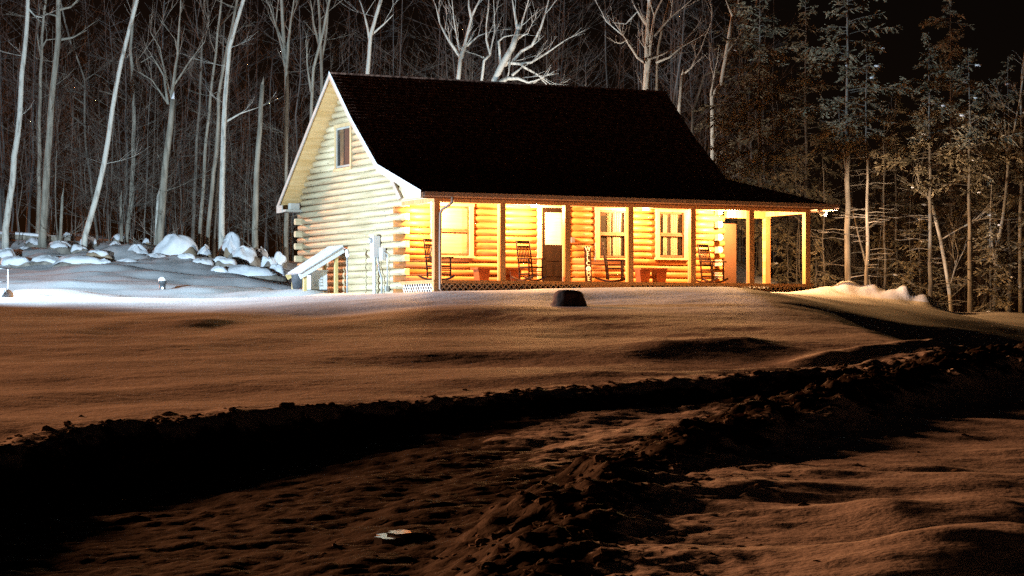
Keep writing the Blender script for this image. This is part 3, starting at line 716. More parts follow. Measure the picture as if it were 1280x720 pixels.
lo = link(bpy.data.objects.new('assumed_yard_flood', li)); lo.parent = r; lo.location = c0+aim*.12; lo.rotation_euler = aim.to_track_quat('-Z', 'Y').to_euler()

# stump on the lawn
p = gpx(710, 380); g0 = ground(*p); k = p[1]/F
r = empty('tree_stump', (p[0], p[1], g0)); tag(r, 'dark flat topped stump dusted with snow on the slope before the porch', 'stump')
mb = MB(); prof = [(25, -6), (23, 1), (20.5, 5), (19, 10), (18, 14), (16.5, 17), (13, 18.6), (5, 18.9)]
n = 22; vs = []
for rr, zz in prof:
    for i in range(n):
        a = 2*pi*i/n; w = 1+.08*sin(3*a+1)+.05*sin(7*a+rr)+random.uniform(-.035, .035); vs.append((rr*k*w*cos(a), rr*k*w*sin(a), zz*k+random.uniform(-.008, .008)))
fs = [(j*n+i, j*n+(i+1) % n, (j+1)*n+(i+1) % n, (j+1)*n+i) for j in range(len(prof)-1) for i in range(n)]+[tuple(range((len(prof)-1)*n, len(prof)*n))]
mb.add(vs, fs, True); mb.build('trunk', M['stump'], r)
mb = MB(); mb.lathe([(.22, 18.3*k), (.18, 19.4*k), (.05, 19.9*k)], 12, (-.03, .02)); mb.build('snow_patch', M['clod'], r)

# ------------------------------------------------------------------ rocks with snow
def rock(px, py, w, h, tan=False, cap=.6, Yd=None, seed=0, label=None, cat='rock'):
    rg = random.Random(seed); Yd = Yd or 80
    c = at(px, py, Yd); W_ = w*Yd/F/2; Hh = h*Yd/F
    g0 = ground(c.x, Yd); base = c.z-Hh
    r = empty('rock', (c.x, Yd, min(base, g0))); dz = base-r.location.z
    hgt = Hh+dz
    ph = [rg.uniform(0, 6.28) for _ in range(8)]; n, m_ = 20, 11
    n, m_ = 30, 14; fl = [Vector((rg.uniform(-1, 1), rg.uniform(-1, 1), rg.uniform(-.2, 1))).normalized() for _ in range(9)]; fd = [rg.uniform(.70, .95) for _ in range(9)]
    def pt(a, t):
        d = Vector((cos(t)*cos(a), cos(t)*sin(a), sin(t)))
        q = 1.0
        for f_, h_ in zip(fl, fd):              # flat cut faces of a broken boulder
            c_ = d.dot(f_)
            if c_ > .2: q = min(q, h_/c_)
        q *= 1+.05*sin(3*a+ph[0]+2*t)+.04*sin(5*a+ph[1]-3*t)+.03*sin(9*a+ph[2]+5*t)
        return d*q, q
    grid = [[pt(2*pi*i/n, -.5+(pi/2+.5)*j/m_)[0] for i in range(n)] for j in range(m_+1)]
    zt_ = max(p_.z for row in grid for p_ in row)
    S_ = lambda p_, g_=0, up=0: (p_.x*W_*(1.05+g_), p_.y*W_*.8*(1.05+g_), p_.z/zt_*hgt+up)
    vs = [S_(p_) for row in grid for p_ in row]
    fs = [(j*n+i, j*n+(i+1) % n, (j+1)*n+(i+1) % n, (j+1)*n+i) for j in range(m_) for i in range(n)]
    mb = MB(); mb.add(vs, fs, True); mb.build('stone', M['stone_tan'] if tan else M['stone'], r)
    if cap:
        vs = []; vmap = {}; fs = []
        edge = [(1-cap)*1.25+.22*sin(2*2*pi*i/n+ph[5])+.13*sin(5*2*pi*i/n+ph[6]) for i in range(n)]
        m2 = 9
        for j in range(m2+1):
            for i in range(n):
                e_ = edge[i]; t = e_+(pi/2-e_)*j/m2; p_ = pt(2*pi*i/n, t)[0]; th = min(1, j/2.5)**.6
                vs.append(S_(p_, .035*th*(1-j/m2)+.008, (.015+.05*th)*(.6+W_)))
        fs = [(j*n+i, j*n+(i+1) % n, (j+1)*n+(i+1) % n, (j+1)*n+i) for j in range(m2) for i in range(n)]
        mb = MB(); mb.add(vs, fs, True); mb.build('snow_cap', M['snowcap'], r)
    tag(r, label, cat, 'snow capped rocks at the edge of the wood'); return r
RK = [ # px of the top, width, height, tan, cap, depth, label
 (216, 294, 62, 30, 1, .82, 80, 'largest rock of the row, a wide rounded boulder almost wholly white with snow'),
 (256, 307, 24, 17, 1, .6, 79.5, 'small round tan rock with snow cap just right of the largest boulder'),
 (288, 291, 34, 28, 1, .5, 81, 'tall tan boulder with overhanging snow cap near the snag'),
 (304, 309, 44, 22, 0, .65, 79, 'grey snow capped boulder in front of the tall tan one'),
 (312, 335, 90, 14, 0, .8, 76, 'long low snow covered rock in front, nearest to the cabin'),
 (281, 322, 30, 14, 0, .7, 77.5, 'small snowy rock between the small round tan one and the long low one'),
 (336, 322, 22, 16, 0, .7, 78, 'pointed snowy rock next to the cabin corner'),
 (275, 334, 24, 10, 0, .8, 75.5, 'flat snow covered rock at the left end of the long low rock'),
 (350, 316, 18, 12, 0, .8, 80, 'small white topped rock closest to the gable corner'),
 (171, 307, 34, 18, 0, .8, 80, 'snowy rock directly left of the largest boulder'),
 (146, 303, 24, 12, 1, .4, 82, 'tan rock showing bare stone left of the snowy rocks'),
 (110, 296, 22, 12, 0, .8, 82, 'rock heaped with snow at the foot of the leaning birch'),
 (100, 307, 24, 14, 0, .5, 80.5, 'darker snow capped rock below the leaning birch'),
 (124, 314, 34, 10, 1, .5, 79, 'low tan rock among snow in front of the bare stone'),
 (76, 303, 36, 12, 0, .5, 81, 'broad grey rock left of the leaning birch'),
 (42, 299, 30, 10, 0, .6, 83, 'grey rock behind, under the twin grey trunks'),
 (30, 310, 38, 12, 0, .7, 81, 'low broad snowy rock in front of the twin grey trunks'),
 (6, 311, 36, 18, 0, .7, 78.5, 'snowy rock mound cut by the left edge'),
 (60, 321, 44, 10, 0, .85, 77.5, 'long white drift covered rock in the left foreground of the pile'),
 (100, 322, 70, 12, 0, .85, 77, 'wide white low rock in the middle foreground of the pile'),
 (160, 325, 34, 10, 0, .85, 77, 'small white low rock right of the wide one'),
 (150, 294, 20, 10, 0, .7, 84, 'small rock at the wood edge behind the tan rock'),
 (184, 299, 16, 12, 1, .4, 83, 'half bare rock behind the largest boulder on its left'),
 (232, 318, 26, 10, 0, .8, 78, 'low snow lump below the largest boulder'),
 (194, 318, 30, 11, 0, .75, 79, 'low snowy rock tucked left of the foot of the largest boulder'),
 (130, 325, 24, 9, 0, .8, 76.6, 'small white lump between the two wide foreground rocks'),
 (252, 325, 30, 11, 0, .7, 77.2, 'low rock below the small round tan one'),
 (326, 310, 24, 13, 0, .55, 80, 'dark sided rock behind the pointed one near the cabin'),
 (240, 304, 18, 10, 1, .4, 81.5, 'half hidden tan rock between largest boulder and small round one'),
 (20, 322, 40, 10, 0, .85, 77.3, 'long low white rock at the left edge of the foreground row'),
 (86, 292, 18, 9, 0, .5, 84, 'small dark rock at the foot of the short dead pole'),
 (344, 330, 26, 11, 0, .8, 76, 'low white rock behind the low end of the lean-to'),
]
for i, (x, y, w, h, t, cp, Yd, lab) in enumerate(RK): rock(x, y, w, h, t, cp, Yd, i*7+1, lab)

# ------------------------------------------------------------------ trees
def P2(px, Yd, jit=0): return [at(x, y, Yd+(random.uniform(-jit, jit))) for x, y in px]
def densify(pts, step=.7, wob=.03):
    out = [pts[0]]
    for a, b in zip(pts[:-1], pts[1:]):
        n = max(1, int((b-a).length/step))
        for i in range(1, n+1):
            q = a.lerp(b, i/n)
            if i < n: q = q+Vector((random.uniform(-wob, wob), random.uniform(-wob, wob), 0))
            out.append(q)
    return out
def grow(mb, p, d, L_, r, lev, spread=.6, droop=0., n=4):
    pts = [p.copy()]; q = p.copy(); dd = d.normalized()
    for i in range(n):
        dd = (dd+Vector((random.uniform(-.22, .22), random.uniform(-.22, .22), random.uniform(-.08, .16)-droop))).normalized()
        q = q+dd*(L_/n); pts.append(q.copy())
    mb.tube(pts, [max(.004, r*(1-.8*i/n)) for i in range(n+1)], 5 if r > .03 else 3, cap=False)
    if lev > 0:
        for k in range(random.randint(3, 5)):
            t = random.uniform(.25, .98); i = min(int(t*n), n-1); b = pts[i].lerp(pts[i+1], t*n-i)
            ax = Vector((random.uniform(-1, 1), random.uniform(-1, 1), random.uniform(-.3, .9)))
            nd = (dd+ax*spread).normalized()
            grow(mb, b, nd, L_*random.uniform(.4, .65), r*.5, lev-1, spread, droop, 3)
TREE_N = [0]
def bare(label, px, Yd, wpx, m, limbs=(), snag=False, auto=7, top=17, name='bare_tree', cat='tree', lev=2, startf=.4, group='bare trees of the wood edge', snowtop=False):
    pts = P2(px, Yd); base = pts[0]; g0 = ground(base.x, base.y)
    if base.z > g0: pts.insert(0, Vector((base.x+(base.x-pts[1].x)*.1, base.y, g0-.15)))
    pts = densify(pts)
    if not snag:
        d = (pts[-1]-pts[-3 if len(pts) > 3 else 0]).normalized(); q = pts[-1]
        while q.z < g0+top:
            d = (d+Vector((random.uniform(-.09, .09), random.uniform(-.09, .09), .12))).normalized(); q = q+d*.8; pts.append(q)
    n = len(pts); r0 = wpx*Yd/F/2; rr = [r0*(1.12 if i == 0 else 1)*(1-(.35 if snag else .82)*i/(n-1)) for i in range(n)]
    b0 = Vector((pts[0].x, pts[0].y, g0)); 
    root = empty(name, b0)
    mb = MB(); mb.tube([p-b0 for p in pts], rr, 8); tr = mb.build('trunk', m, root)
    if snag:
        e_ = pts[-1]-b0; mb = MB(); mb.tube([e_, e_+Vector((.02, 0, .12)), e_+Vector((.05, 0, .3))], [rr[-1]*.8, rr[-1]*.5, .01], 5); 
        mb.build('broken_top', M['snowcap'] if snowtop else m, root)
    mb = MB()
    for lp, wl in limbs:
        L_ = densify(P2(lp, Yd, .25), .4, .02); k = len(L_); r1 = wl*Yd/F/2
        mb.tube([p-b0 for p in L_], [max(.012, r1*(1-.75*i/(k-1))) for i in range(k)], 6, cap=False)
        for i in range(1, k):
            if random.random() < .75:
                d = (L_[i]-L_[i-1]).normalized(); grow(mb, L_[i]-b0, d+Vector((random.uniform(-.7, .7), random.uniform(-.7, .7), random.uniform(-.2, .6))), random.uniform(.5, 1.3), max(.010, r1*.3), 1)
    for j in range(auto):
        t = startf+(1-startf)*((j+random.random())/auto)*.97; i = min(int(t*(n-1)), n-2); p = pts[i]-b0
        a = random.uniform(0, 2*pi); up = random.uniform(.3, 1.0)
        grow(mb, p, Vector((cos(a), sin(a)*.9, up)), random.uniform(1.4, 3.2)*(1.25-t*.6)*(top/17), rr[i]*.42, lev)
    # fine bare side twigs lower down the stem
    for j in range(5):
        t = random.uniform(.12, .6); i = int(t*(n-1)); a = random.uniform(0, 2*pi)
        grow(mb, pts[i]-b0, Vector((cos(a), sin(a), random.uniform(0, .5))), random.uniform(.6, 1.6), .013, 1)
    if mb.v: mb.build('crown', M['birch'] if m == M['birch'] else (M['bark'] if m == M['bark'] else M['twig']), root)
    tag(root, label, cat, group); TREE_N[0] += 1
    return root
Bi, Ba, Bd = M['birch'], M['bark'], M['bark2']
bare('pale birch with a straight bright stem at the far left edge', [(7, 285), (12, 250), (22, 170), (30, 70), (35, -2)], 82, 9, Bi, [([(33, 8), (44, 20), (52, 22)], 3)], auto=6, startf=.7)
bare('slim grey tree close left of the thickest grey trunk', [(47, 295), (49, 240), (49, 150), (52, 70)], 84, 6, Ba, [([(51, 62), (58, 50), (74, 48)], 3), ([(51, 70), (46, 40), (50, 5)], 2.5)], auto=3, startf=.6)
bare('thickest grey trunk at left with side branches high up', [(53, 296), (59, 200), (66, 110), (73, 45), (73, -2)], 82.5, 11, Ba, [([(73, 50), (90, 47), (108, 38)], 4), ([(74, 12), (88, 9), (100, -3)], 4), ([(72, 20), (60, 17), (45, 22)], 3)], auto=6, startf=.7)
bare('slender tree with many arching side branches behind the leaning birch', [(121, 290), (115, 240), (107, 180), (106, 100), (88, 52)], 86, 3.6, Bd, [([(106, 110), (90, 95), (72, 90)], 2), ([(105, 130), (88, 118), (76, 120)], 2), ([(107, 158), (90, 145), (76, 152)], 2), ([(106, 100), (118, 92), (130, 98)], 2)], auto=5)
bare('leaning pale birch slanting to the right above the rocks', [(106, 296), (118, 255), (130, 205), (140, 140), (152, 75), (163, 32), (172, -2)], 81, 8, Bi, [], auto=5, startf=.75)
bare('grey tree with swollen foot right of the leaning birch', [(158, 295), (164, 255), (167, 200), (167, 130), (163, 62), (168, 0)], 83.5, 6.5, Ba, auto=6)
bare('broken topped thick snag with a snowy splinter above the largest boulder', [(199, 300), (204, 240), (210, 180), (216, 124)], 82, 11, Ba, [([(210, 130), (205, 95), (190, 70), (176, 78)], 4), ([(213, 125), (222, 70), (226, 0)], 5), ([(212, 118), (200, 60), (188, 40)], 3.5), ([(209, 128), (190, 100), (174, 90)], 3), ([(215, 110), (236, 78), (256, 52)], 3)], snag=True, auto=0, snowtop=True, name='snag', cat='snag')
bare('thin straight tree right of the broken snag', [(241, 292), (245, 200), (250, 110), (252, 60), (256, 0)], 85, 5, Bd, auto=6)
bare('left stem of the cluster behind the tall tan boulder', [(249, 302), (254, 240), (258, 170), (266, 95), (272, 40)], 83, 5, Ba, auto=5)
bare('curved stem in the middle of the cluster behind the boulders', [(259, 303), (265, 240), (272, 170), (273, 120), (284, 60)], 82, 6, Ba, auto=5)
bare('short slim stem leaning in the cluster behind the boulders', [(267, 303), (271, 230), (274, 160)], 82.5, 5.5, Bd, auto=4, top=9)
bare('tall pale tree bending right at the top of the cluster', [(277, 305), (278, 220), (281, 130), (287, 60), (305, -2)], 81.5, 8.5, Bi, [([(283, 152), (300, 142), (318, 136)], 3)], auto=6, startf=.6)
bare('headless pale snag standing alone left of the cabin', [(319, 312), (320, 240), (325, 160), (328, 106)], 80.5, 8.5, Ba, snag=True, auto=0, name='snag', cat='snag')
bare('tall forked tree just left of the roof edge', [(357, 322), (357, 220), (358, 90), (354, 40)], 83, 8, Ba, [([(358, 90), (350, 50), (338, 10), (330, -5)], 4), ([(358, 85), (362, 40), (368, -4)], 5), ([(357, 60), (345, 30), (348, 0)], 3)], auto=5, startf=.7)
bare('slim forked tree touching the left roof slope', [(378, 240), (388, 165), (390, 120), (392, 85), (404, 40), (412, -2)], 79, 5.5, Ba, [([(389, 115), (384, 80), (382, 50)], 3.5)], auto=4, startf=.75)
bare('tree with many upright forks behind the roof peak', [(398, 250), (402, 100), (400, 50), (398, 0)], 84, 6, Ba, [([(401, 80), (408, 40), (412, 0)], 4), ([(400, 60), (392, 30), (388, 0)], 4)], auto=6, startf=.5)
bare('bright birch rising behind the left third of the ridge', [(458, 200), (459, 95), (463, 45), (477, -3)], 81, 8, Bi, [([(462, 50), (456, 20), (448, -4)], 3.5), ([(463, 45), (480, 30), (492, 18)], 3)], auto=4, startf=.75)
bare('forked pale tree behind the middle of the ridge', [(572, 200), (573, 98), (576, 70)], 81, 8, Bi, [([(576, 72), (562, 52), (550, 30), (545, 8)], 4.5), ([(576, 72), (584, 45), (590, 20), (602, -4)], 6), ([(575, 70), (570, 40), (565, 0)], 3), ([(583, 58), (598, 45), (612, 40)], 3), ([(589, 22), (586, 8), (586, -4)], 4)], auto=0, snag=True)
bare('thin crooked stem between the forked tree and the gnarled one', [(601, 200), (602, 102), (605, 76), (613, 68)], 80, 5, Bi, [([(613, 68), (608, 50), (608, 30), (611, 10)], 3.5), ([(604, 72), (600, 70)], 3), ([(613, 66), (618, 40), (617, 0)], 2)], auto=0, snag=True)
bare('gnarled bright tree with thick twisted limbs behind the ridge', [(610, 200), (617, 103), (627, 82), (640, 60), (648, 38)], 79.5, 11, Bi, [([(627, 82), (640, 78), (652, 64), (665, 57), (676, 35), (686, 0)], 5.5), ([(634, 78), (650, 80), (664, 78), (684, 66), (704, 52)], 5), ([(626, 80), (623, 52), (630, 46), (640, 44)], 4.5), ([(648, 42), (644, 20), (640, -4)], 5), ([(647, 45), (655, 20), (662, -4)], 4), ([(645, 50), (652, 45), (660, 42)], 4), ([(620, 106), (634, 98), (648, 98), (660, 103), (670, 108)], 7), ([(640, 94), (648, 88), (652, 84)], 4), ([(652, 82), (670, 92), (688, 105)], 4), ([(665, 104), (676, 98), (686, 108)], 4)], auto=0, snag=True)
bare('tall pale multi stemmed birch behind the right end of the ridge', [(805, 200), (806, 112), (808, 60), (812, -2)], 79.5, 8, Bi, [([(808, 110), (813, 60), (818, 20), (830, -5)], 6), ([(806, 78), (797, 72), (786, 55), (780, 45), (757, 26)], 4), ([(782, 50), (776, 54), (768, 53)], 3), ([(810, 74), (828, 68), (848, 58)], 3.5), ([(820, 78), (836, 72), (850, 60), (864, 52)], 3.5), ([(807, 30), (797, 14), (790, 22), (782, 30), (766, 28)], 3.5), ([(818, 45), (838, 22), (864, 0)], 3)], auto=3, startf=.8)
bare('thinner stem just right of the multi stemmed birch', [(820, 200), (821, 112), (823, 60), (828, 35), (838, -2)], 80.5, 5, Ba, auto=4, startf=.7)
bare('short broken pale snag at the right end of the ridge', [(847, 220), (849, 135), (853, 94)], 80, 6.5, Bi, [([(853, 94), (864, 85), (876, 62), (882, 45)], 3)], snag=True, auto=0, name='snag', cat='snag')
bare('bright kinked birch above the right roof slope', [(892, 260), (891, 180), (890, 120), (901, 106), (908, 68), (916, 20)], 78.5, 7, Bi, [([(889, 120), (892, 100), (894, 86)], 4), ([(916, 20), (906, -4)], 4), ([(916, 20), (925, -4)], 5), ([(909, 66), (922, 48), (934, 30)], 3)], auto=0, snag=True)
bare('dim slim tree behind between birch and conifers', [(864, 260), (866, 140), (880, 95), (902, 84)], 84, 4, Bd, auto=5, lev=2)
bare('leaning thin birch with a bent top among the right conifers', [(1190, 400), (1184, 345), (1176, 300), (1165, 255), (1152, 232), (1146, 215)], 71, 6, Ba, [([(1160, 245), (1150, 240), (1146, 228)], 5)], auto=2, snag=True, group='bare trees right of the cabin')
bare('forked grey tree with spreading stems near the right edge', [(1242, 400), (1245, 320), (1254, 270), (1260, 210)], 72, 6, Ba, [([(1244, 330), (1238, 280), (1240, 220)], 4), ([(1260, 210), (1256, 150)], 4)], auto=4, top=9, group='bare trees right of the cabin')
bare('grey trunk at the right edge of the picture', [(1276, 400), (1275, 300), (1278, 200), (1276, 120)], 74, 6, Ba, auto=5, top=12, group='bare trees right of the cabin')
bare('thin dim sapling seen just right of the porch corner post', [(1032, 372), (1030, 330), (1028, 300), (1030, 280)], 73, 3, Bd, [([(1030, 332), (1024, 312), (1020, 300)], 2)], auto=3, top=5, group='bare trees right of the cabin')
bare('sapling bending left between the two tall spruce trunks', [(1096, 385), (1080, 320), (1072, 290), (1062, 240)], 71, 3.5, Bd, auto=3, top=7, group='bare trees right of the cabin')
for i, (x0, y0, x1, lab) in enumerate([(152, 285, 151, 'short pale broken stump trunk between leaning birch and grey tree'), (196, 290, 198, 'snow plastered short snag at the foot of the broken snag'), (75, 290, 78, 'small dead pole right of the thickest grey trunk')]):
    bare(lab, [(x0, y0+8), (x1, y0-(45 if i else 38))], 83-i*.7, 5 if i != 1 else 7, Bi if i == 1 else Ba, snag=True, auto=0, name='snag', cat='snag')
# fallen log at the left
p = at(-4, 291, 83.5); q = at(78, 295, 83.5); r = empty('fallen_log', (p.x, p.y, ground(p.x, p.y))); mb = MB()
mb.tube(densify([Vector((0, 0, .25)), Vector((q.x-p.x, 0, .12))]), .13, 8); mb.build('trunk', M['bark'], r)
mb = MB(); mb.tube([Vector((0.1, -.02, .33)), Vector(((q.x-p.x)*.5, -.02, .27)), Vector(((q.x-p.x)*.9, -.02, .19))], [.10, .09, .06], 8); mb.build('snow', M['snowcap'], r)
tag(r, 'snow dusted fallen log lying behind the rocks at far left', 'log')

# conifers
def conifer(label, x, ytop, ybase, Yd, wpx, crownw, m=None, bare_to=.35, density=1.0, seed=1, snow=8, dead=14, lean=0, top=None, group='conifers of the right wood', trunkmat=None):
    rg = random.Random(seed); b = at(x, ybase, Yd); g0 = ground(b.x, Yd); root = empty('conifer', (b.x, Yd, g0))
    Ht = top or (at(x, ytop, Yd).z-g0); r0 = wpx*Yd/F/2
    pts = []; n = 14
    for i in range(n+1): pts.append(Vector((lean*i/n+rg.uniform(-.03, .03), rg.uniform(-.03, .03), -.1+(Ht+.1)*i/n)))
    rr = [max(.012, r0*(1-.93*(i/n)**1.1)) for i in range(n+1)]
    mb = MB(); mb.tube(pts, rr, 8); mb.build('trunk', trunkmat or M['bark2'], root)
    def tp(t): f_ = t*n; i = min(int(f_), n-1); return pts[i].lerp(pts[i+1], f_-i), rr[i]
    st = MB(); ne = MB(); sn = MB(); C = crownw*Yd/F/2
    for k in range(dead):
        t = rg.uniform(.06, bare_to+.1); p, r_ = tp(t); a = rg.uniform(0, 2*pi); L_ = rg.uniform(.5, 1.0)*C*.9
        q1 = p+Vector((cos(a), sin(a), .12))*L_*.5; q2 = q1+Vector((cos(a+.2), sin(a+.2), -.12))*L_*.5
        st.tube([p, q1, q2], [.02, .014, .006], 3, cap=False)
        for s in range(4):
            w = q1.lerp(q2, rg.random()); a2 = a+rg.choice((-1, 1))*rg.uniform(.5, 1.1); st.tube([w, w+Vector((cos(a2), sin(a2), rg.uniform(-.15, .2)))*rg.uniform(.2, .5)], [.007, .004], 3, cap=False)
    nb = int((1-bare_to)*Ht/.27*2.9*density); a0_ = rg.uniform(0, 6)
    for k in range(nb):
        t = bare_to+(1-bare_to)*((k+rg.random())/nb); t = min(t, .995); p, r_ = tp(t)
        tt = (t-bare_to)/(1-bare_to); reach = C*(.35+.65*min(1, (1-tt)*1.25))*(min(1, .35+tt*4))*rg.uniform(.3, 1.25)*(.75+.5*math.sin(a0_+tt*9+k*.9)**2)*(1 if tt < .93 else .5)
        if tt > .85: reach *= .6
        a = rg.uniform(0, 2*pi); m1 = 5; bp = []
        tilt = rg.uniform(-.18, .48)-.08*(1-tt)
        for i in range(m1+1):
            s = i/m1; bp.append(p+Vector((cos(a), sin(a), 0))*(reach*s)+Vector((0, 0, reach*(tilt*s-.30*s*s+.12*s**3))))
        st.tube(bp, [max(.005, .018*(1-.8*i/m1)) for i in range(m1+1)], 3, cap=False)
        nt = int(reach*10)+3
        for j in range(nt):
            s = .22+.78*(j+rg.random())/nt; f_ = min(s*m1, m1-.001); i = int(f_); w = bp[i].lerp(bp[i+1], f_-i)
            for sd in (-1, 1):
                if rg.random() < .22: continue
                a2 = a+sd*rg.uniform(.55, 1.1); l = rg.uniform(.10, .36)*(1.15-.5*s)*min(1.4, .6+reach*.4)
                e1 = w+Vector((cos(a2), sin(a2), 0))*l+Vector((0, 0, rg.uniform(-.5, .25)*l*2))
                # a spray: narrow blade plus side needles as slim quads
                dirv = (e1-w); dn = dirv.normalized(); sdv = dn.cross(Vector((0, 0, 1))).normalized(); wd = l*rg.uniform(.10, .20)
                upj = Vector((0, 0, rg.uniform(-.03, .03)))
                ne.add([w-sdv*wd*.4, w+dirv*.5-sdv*wd+upj, e1, w+dirv*.5+sdv*wd-upj], [(0, 1, 2, 3)])
                for q in range(4):
                    c0 = w+dirv*rg.uniform(.2, .9); s2 = rg.choice((-1, 1)); dv = (dn*.7+sdv*s2*.7+Vector((0, 0, rg.uniform(-.4, .15)))).normalized()*l*.42
                    ne.add([c0, c0+dv*.6+Vector((0, 0, .012)), c0+dv, c0+dv*.5-Vector((0, 0, .014))], [(0, 1, 2, 3)])
        if rg.random() < .35*snow/nb:
            i = rg.choice((3, 4, 5)); c0 = bp[i]; rad = rg.uniform(.04, .10); ring = 7
            vs = [c0+Vector((0, 0, rad*.5))]+[c0+Vector((cos(2*pi*z_/ring)*rad*rg.uniform(.8, 1.5), sin(2*pi*z_/ring)*rad, rad*.35)) for z_ in range(ring)]+[c0+Vector((cos(2*pi*z_/ring)*rad*.9, sin(2*pi*z_/ring)*rad*.7, -rad*.2)) for z_ in range(ring)]
            sn.add(vs, [(0, 1+z_, 1+(z_+1) % ring) for z_ in range(ring)]+[(1+z_, 1+ring+z_, 1+ring+(z_+1) % ring, 1+(z_+1) % ring) for z_ in range(ring)], True)
    st.build('crown', M['bark2'], root)
    if ne.v: ne.build('needles', m or M['needles'], root)
    if sn.v: sn.build('snow', M['snowcap'], root)
    tag(root, label, 'conifer', group); return root
CF = [ # label, x, ytop, ybase, depth, trunk px, crown px, bare_to, density, snow
 ('tall spruce with a pale bare trunk, first right of the porch', 1060, -60, 380, 70, 9, 150, .42, 1.1, 5),
 ('slimmer spruce trunk right beside the tall first one', 1084, 60, 380, 69, 6, 80, .58, .8, 3),
 ('bushy hemlock rising behind the right end of the porch roof', 950, -40, 380, 76, 6, 150, .12, 1.25, 6),
 ('dark fir between the hemlock and the tall spruce', 1008, -20, 380, 79, 6, 120, .1, 1.1, 4),
 ('small fir peeking above the right roof slope', 905, 150, 380, 76, 4, 90, .1, 1.2, 10),
 ('straight conifer with thin grey trunk, second group right of the tall spruce', 1163, 40, 400, 70, 7, 120, .45, 1.15, 12),
 ('conifer with a snowy broken crown in the middle of the right wood', 1213, 60, 400, 69, 8, 120, .48, 1.15, 14),
 ('dim conifer behind at the right, with snow clumps on its boughs', 1120, 110, 390, 77, 5, 110, .15, 1.0, 8),
 ('bushy low fir under the right trees holding clumps of snow', 1150, 270, 400, 73, 4, 110, .05, 1.4, 22),
 ('small snow laden fir near the right edge', 1238, 262, 402, 71, 4, 70, .05, 1.4, 22),
 ('brown bushy conifer near the right edge', 1262, 70, 402, 75, 6, 120, .25, 1.2, 10),
 ('little fir beside the porch end, dark and low', 1020, 300, 372, 73, 3, 60, .03, 1.3, 4),
 ('low dark fir seen through the porch opening', 985, 290, 372, 75, 3, 90, .03, 1.3, 2),
 ('slim conifer at the very right edge', 1290, 100, 404, 73, 6, 100, .3, 1.1, 8),
 ('dead looking spruce pole right of the slimmer spruce', 1106, 150, 388, 73, 4, 60, .75, .6, 1),
 ('tall dark fir at the back right corner of the wood', 1190, -30, 395, 82, 6, 130, .3, 1.1, 4),
 ('tall dim fir behind the bushy hemlock', 925, -30, 380, 84, 6, 120, .2, 1.0, 2),
]
for i, (lab, x, yt, yb, Yd, w, cw, bt, den, snw) in enumerate(CF): conifer(lab, x, yt, yb, Yd, w, cw, bare_to=bt, density=den, seed=50+i, snow=snw, dead=18 if bt > .3 else 4)

# far wood: uncountable thin stems and twigs behind
def far(name, label, x0, x1, y0, y1, N_, twig, m, hmin=7, hmax=16, rmin=.02, rmax=.08, lev=1):
    mb = MB(); 
    for k in range(N_):
        X_ = random.uniform(x0, x1); Y_ = random.uniform(y0, y1); g = float(basez(X_, Y_))+CZ; h = random.uniform(hmin, hmax); r_ = random.uniform(rmin, rmax)
        lx, ly = random.gauss(0, .05), random.gauss(0, .04); p = [Vector((X_, Y_, g-.2))]
        for i in range(1, 8): p.append(Vector((X_+lx*h*i/7+random.uniform(-.08, .08), Y_+ly*h*i/7, g+h*i/7)))
        mb.tube(p, [r_*(1-.8*i/7) for i in range(8)], 5, cap=False)
        for j in range(twig):
            i = random.randint(1, 6); a = random.uniform(0, 6.28); grow(mb, p[i].lerp(p[i+1], random.random()), Vector((cos(a), sin(a), random.uniform(.1, .9))), random.uniform(.8, 2.4), r_*.28, lev, n=3)
    o = mb.build(name, m); tag(o, label, kind='stuff'); return o
far('far_wood', 'dense dim mass of bare stems and twigs behind the lit trees', -28, 11, 87, 102, 170, 22, M['farwood'])
far('undergrowth', 'thin saplings and brush filling the wood edge', -19, 3, 82.5, 89, 170, 12, M['twig'], 2.5, 9, .012, .032)
far('undergrowth', 'thin saplings and brush among the right conifers', 7, 20, 74, 86, 60, 8, M['bark2'], 2, 7, .01, .03)

# ------------------------------------------------------------------ clods along the driveway banks, ice puddle
mb = MB(); rg = random.Random(5)
def clod(mb, x, y, s, z):
    n = 6
    sq = rg.uniform(.45, .8); vs = [(x+s*rg.uniform(-.2, .2), y, z+sq*s*rg.uniform(.5, .9))]
    for (rr, zz) in ((.5, .5*sq), (.95, .1), (.8, -.4)):
        for i in range(n): a = 2*pi*i/n+rr; q = rr*s*rg.uniform(.55, 1.35); vs.append((x+q*cos(a), y+q*sin(a), z+zz*s*rg.uniform(.8, 1.2)))
    fs = [(0, 1+i, 1+(i+1) % n) for i in range(n)]
    for j in range(2): fs += [(1+j*n+i, 1+(j+1)*n+i, 1+(j+1)*n+(i+1) % n, 1+j*n+(i+1) % n) for i in range(n)]
    mb.add(vs, fs, False)
todo = []
def along(pts, N_, spread, s0, s1, bias=0):
    for k in range(N_):
        i = rg.randrange(len(pts)-1); t = rg.random(); a, b = pts[i], pts[i+1]; dx, dy = b[0]-a[0], b[1]-a[1]; l = math.hypot(dx, dy)
        o = rg.gauss(bias, spread); x = a[0]+dx*t-dy/l*o; y = a[1]+dy*t+dx/l*o
        if 12 < y < 50: todo.append((x, y, rg.uniform(s0, s1)*rg.random()**.7+.015))
along(B1, 300, .20, .03, .11, -.05); along(B1, 600, .5, .012, .04, -.4)
along(B2, 330, .38, .03, .10); along(B2, 900, .8, .01, .04)
for (x, y, s) in [(130, 541, .11), (147, 543, .09), (212, 530, .12), (1002, 634, .07), (1195, 585, .07)]: g_ = gpx(x, y); todo.append((g_[0], g_[1], s))
for (x, y, s), z in zip(todo, ground_many([t[0] for t in todo], [t[1] for t in todo])): clod(mb, x, y, s, z)
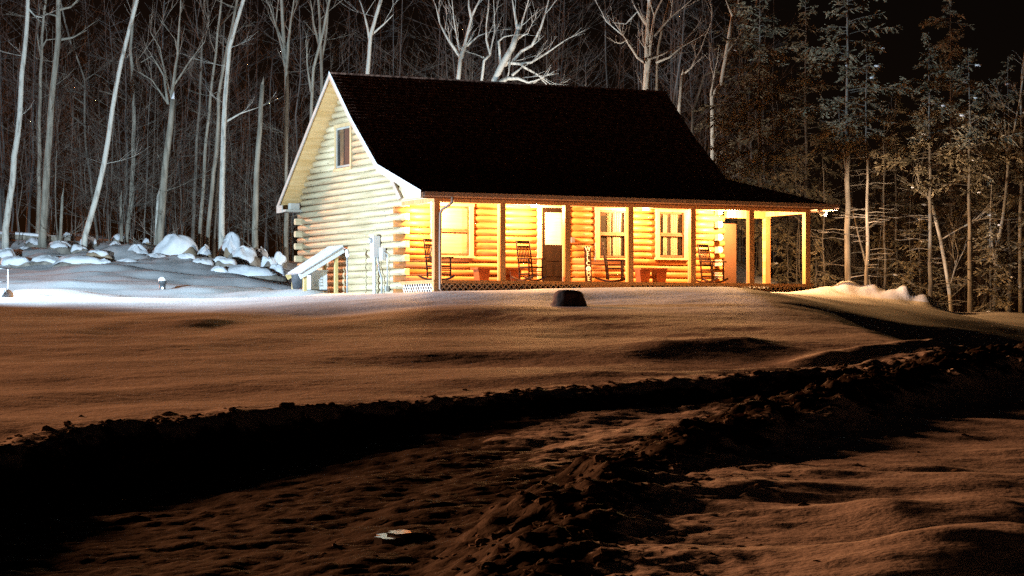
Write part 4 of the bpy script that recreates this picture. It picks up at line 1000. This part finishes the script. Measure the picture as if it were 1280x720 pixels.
o = mb.build('snow_clods', M['clod']); tag(o, 'dirty frozen clods heaped along the ploughed driveway banks', kind='stuff')
for i, (x, y, a, b_) in enumerate([(488, 673, .11, .30), (500, 668, .09, .2)]):
    g_ = gpx(x, y); Xp, Yp = (x-640)/F*g_[1], g_[1]
    # solve for the real surface depth under that pixel
    d = ray(x, y)
    for Yt in np.arange(11, 24, .03):
        pp = d*(Yt/d[1])
        if pp[2]+CZ < ground(pp[0], Yt): break
    zz = ground(pp[0], Yt)+.02; mb = MB(); n = 16
    vs = [(pp[0]+a*cos(2*pi*i/n)*(1+.3*sin(3*i)), Yt+b_*sin(2*pi*i/n), zz) for i in range(n)]
    mb.add(vs+[(v_[0], v_[1], v_[2]-.06) for v_ in vs], [tuple(range(n))]+[(i, n+i, n+(i+1) % n, (i+1) % n) for i in range(n)])
    o = mb.build('ice_puddle', M['ice'], fix=True); tag(o, 'frozen puddle glinting in the driveway', kind='structure')

# ------------------------------------------------------------------ light, world, camera
SE, SA = radians(10.5), radians(-42)          # added low glow from the left and behind the cabin
sd = Vector((sin(SA)*cos(SE), cos(SA)*cos(SE), sin(SE)))
s = bpy.data.lights.new('sun', 'SUN'); s.energy = 3.5; s.angle = radians(5); s.color = (1, .36, .14)
so = link(bpy.data.objects.new('sun', s)); so.rotation_euler = (-sd).to_track_quat('-Z', 'Y').to_euler(); so.location = sd*100
w = bpy.data.worlds.new('World'); sc.world = w; w.use_nodes = True
N = w.node_tree.nodes; L = w.node_tree.links; sk = N.new('ShaderNodeTexSky'); sk.sky_type = 'NISHITA'; sk.sun_disc = False; sk.sun_elevation = SE; sk.sun_rotation = SA
tn = N.new('ShaderNodeMix'); tn.data_type = 'RGBA'; tn.blend_type = 'MULTIPLY'; tn.inputs[0].default_value = 1; tn.inputs[7].default_value = (1, .50, .36, 1)
L.new(sk.outputs[0], tn.inputs[6]); L.new(tn.outputs[2], N['Background'].inputs[0]); N['Background'].inputs[1].default_value = .0008
cam = bpy.data.cameras.new('camera'); cam.sensor_width = 36; cam.lens = F/1280*36; cam.clip_end = 1500; cam.clip_start = .1
co = link(bpy.data.objects.new('camera', cam)); co.location = (0, 0, CZ); co.rotation_euler = (pi/2+PITCH, 0, 0); sc.camera = co
sc.view_settings.view_transform = 'Standard'; sc.view_settings.look = 'None'; sc.view_settings.exposure = 0; sc.view_settings.gamma = 1
sc.cycles.max_bounces = 6; sc.cycles.diffuse_bounces = 3; sc.cycles.use_denoising = False
sc.cycles.sample_clamp_indirect = 1.0
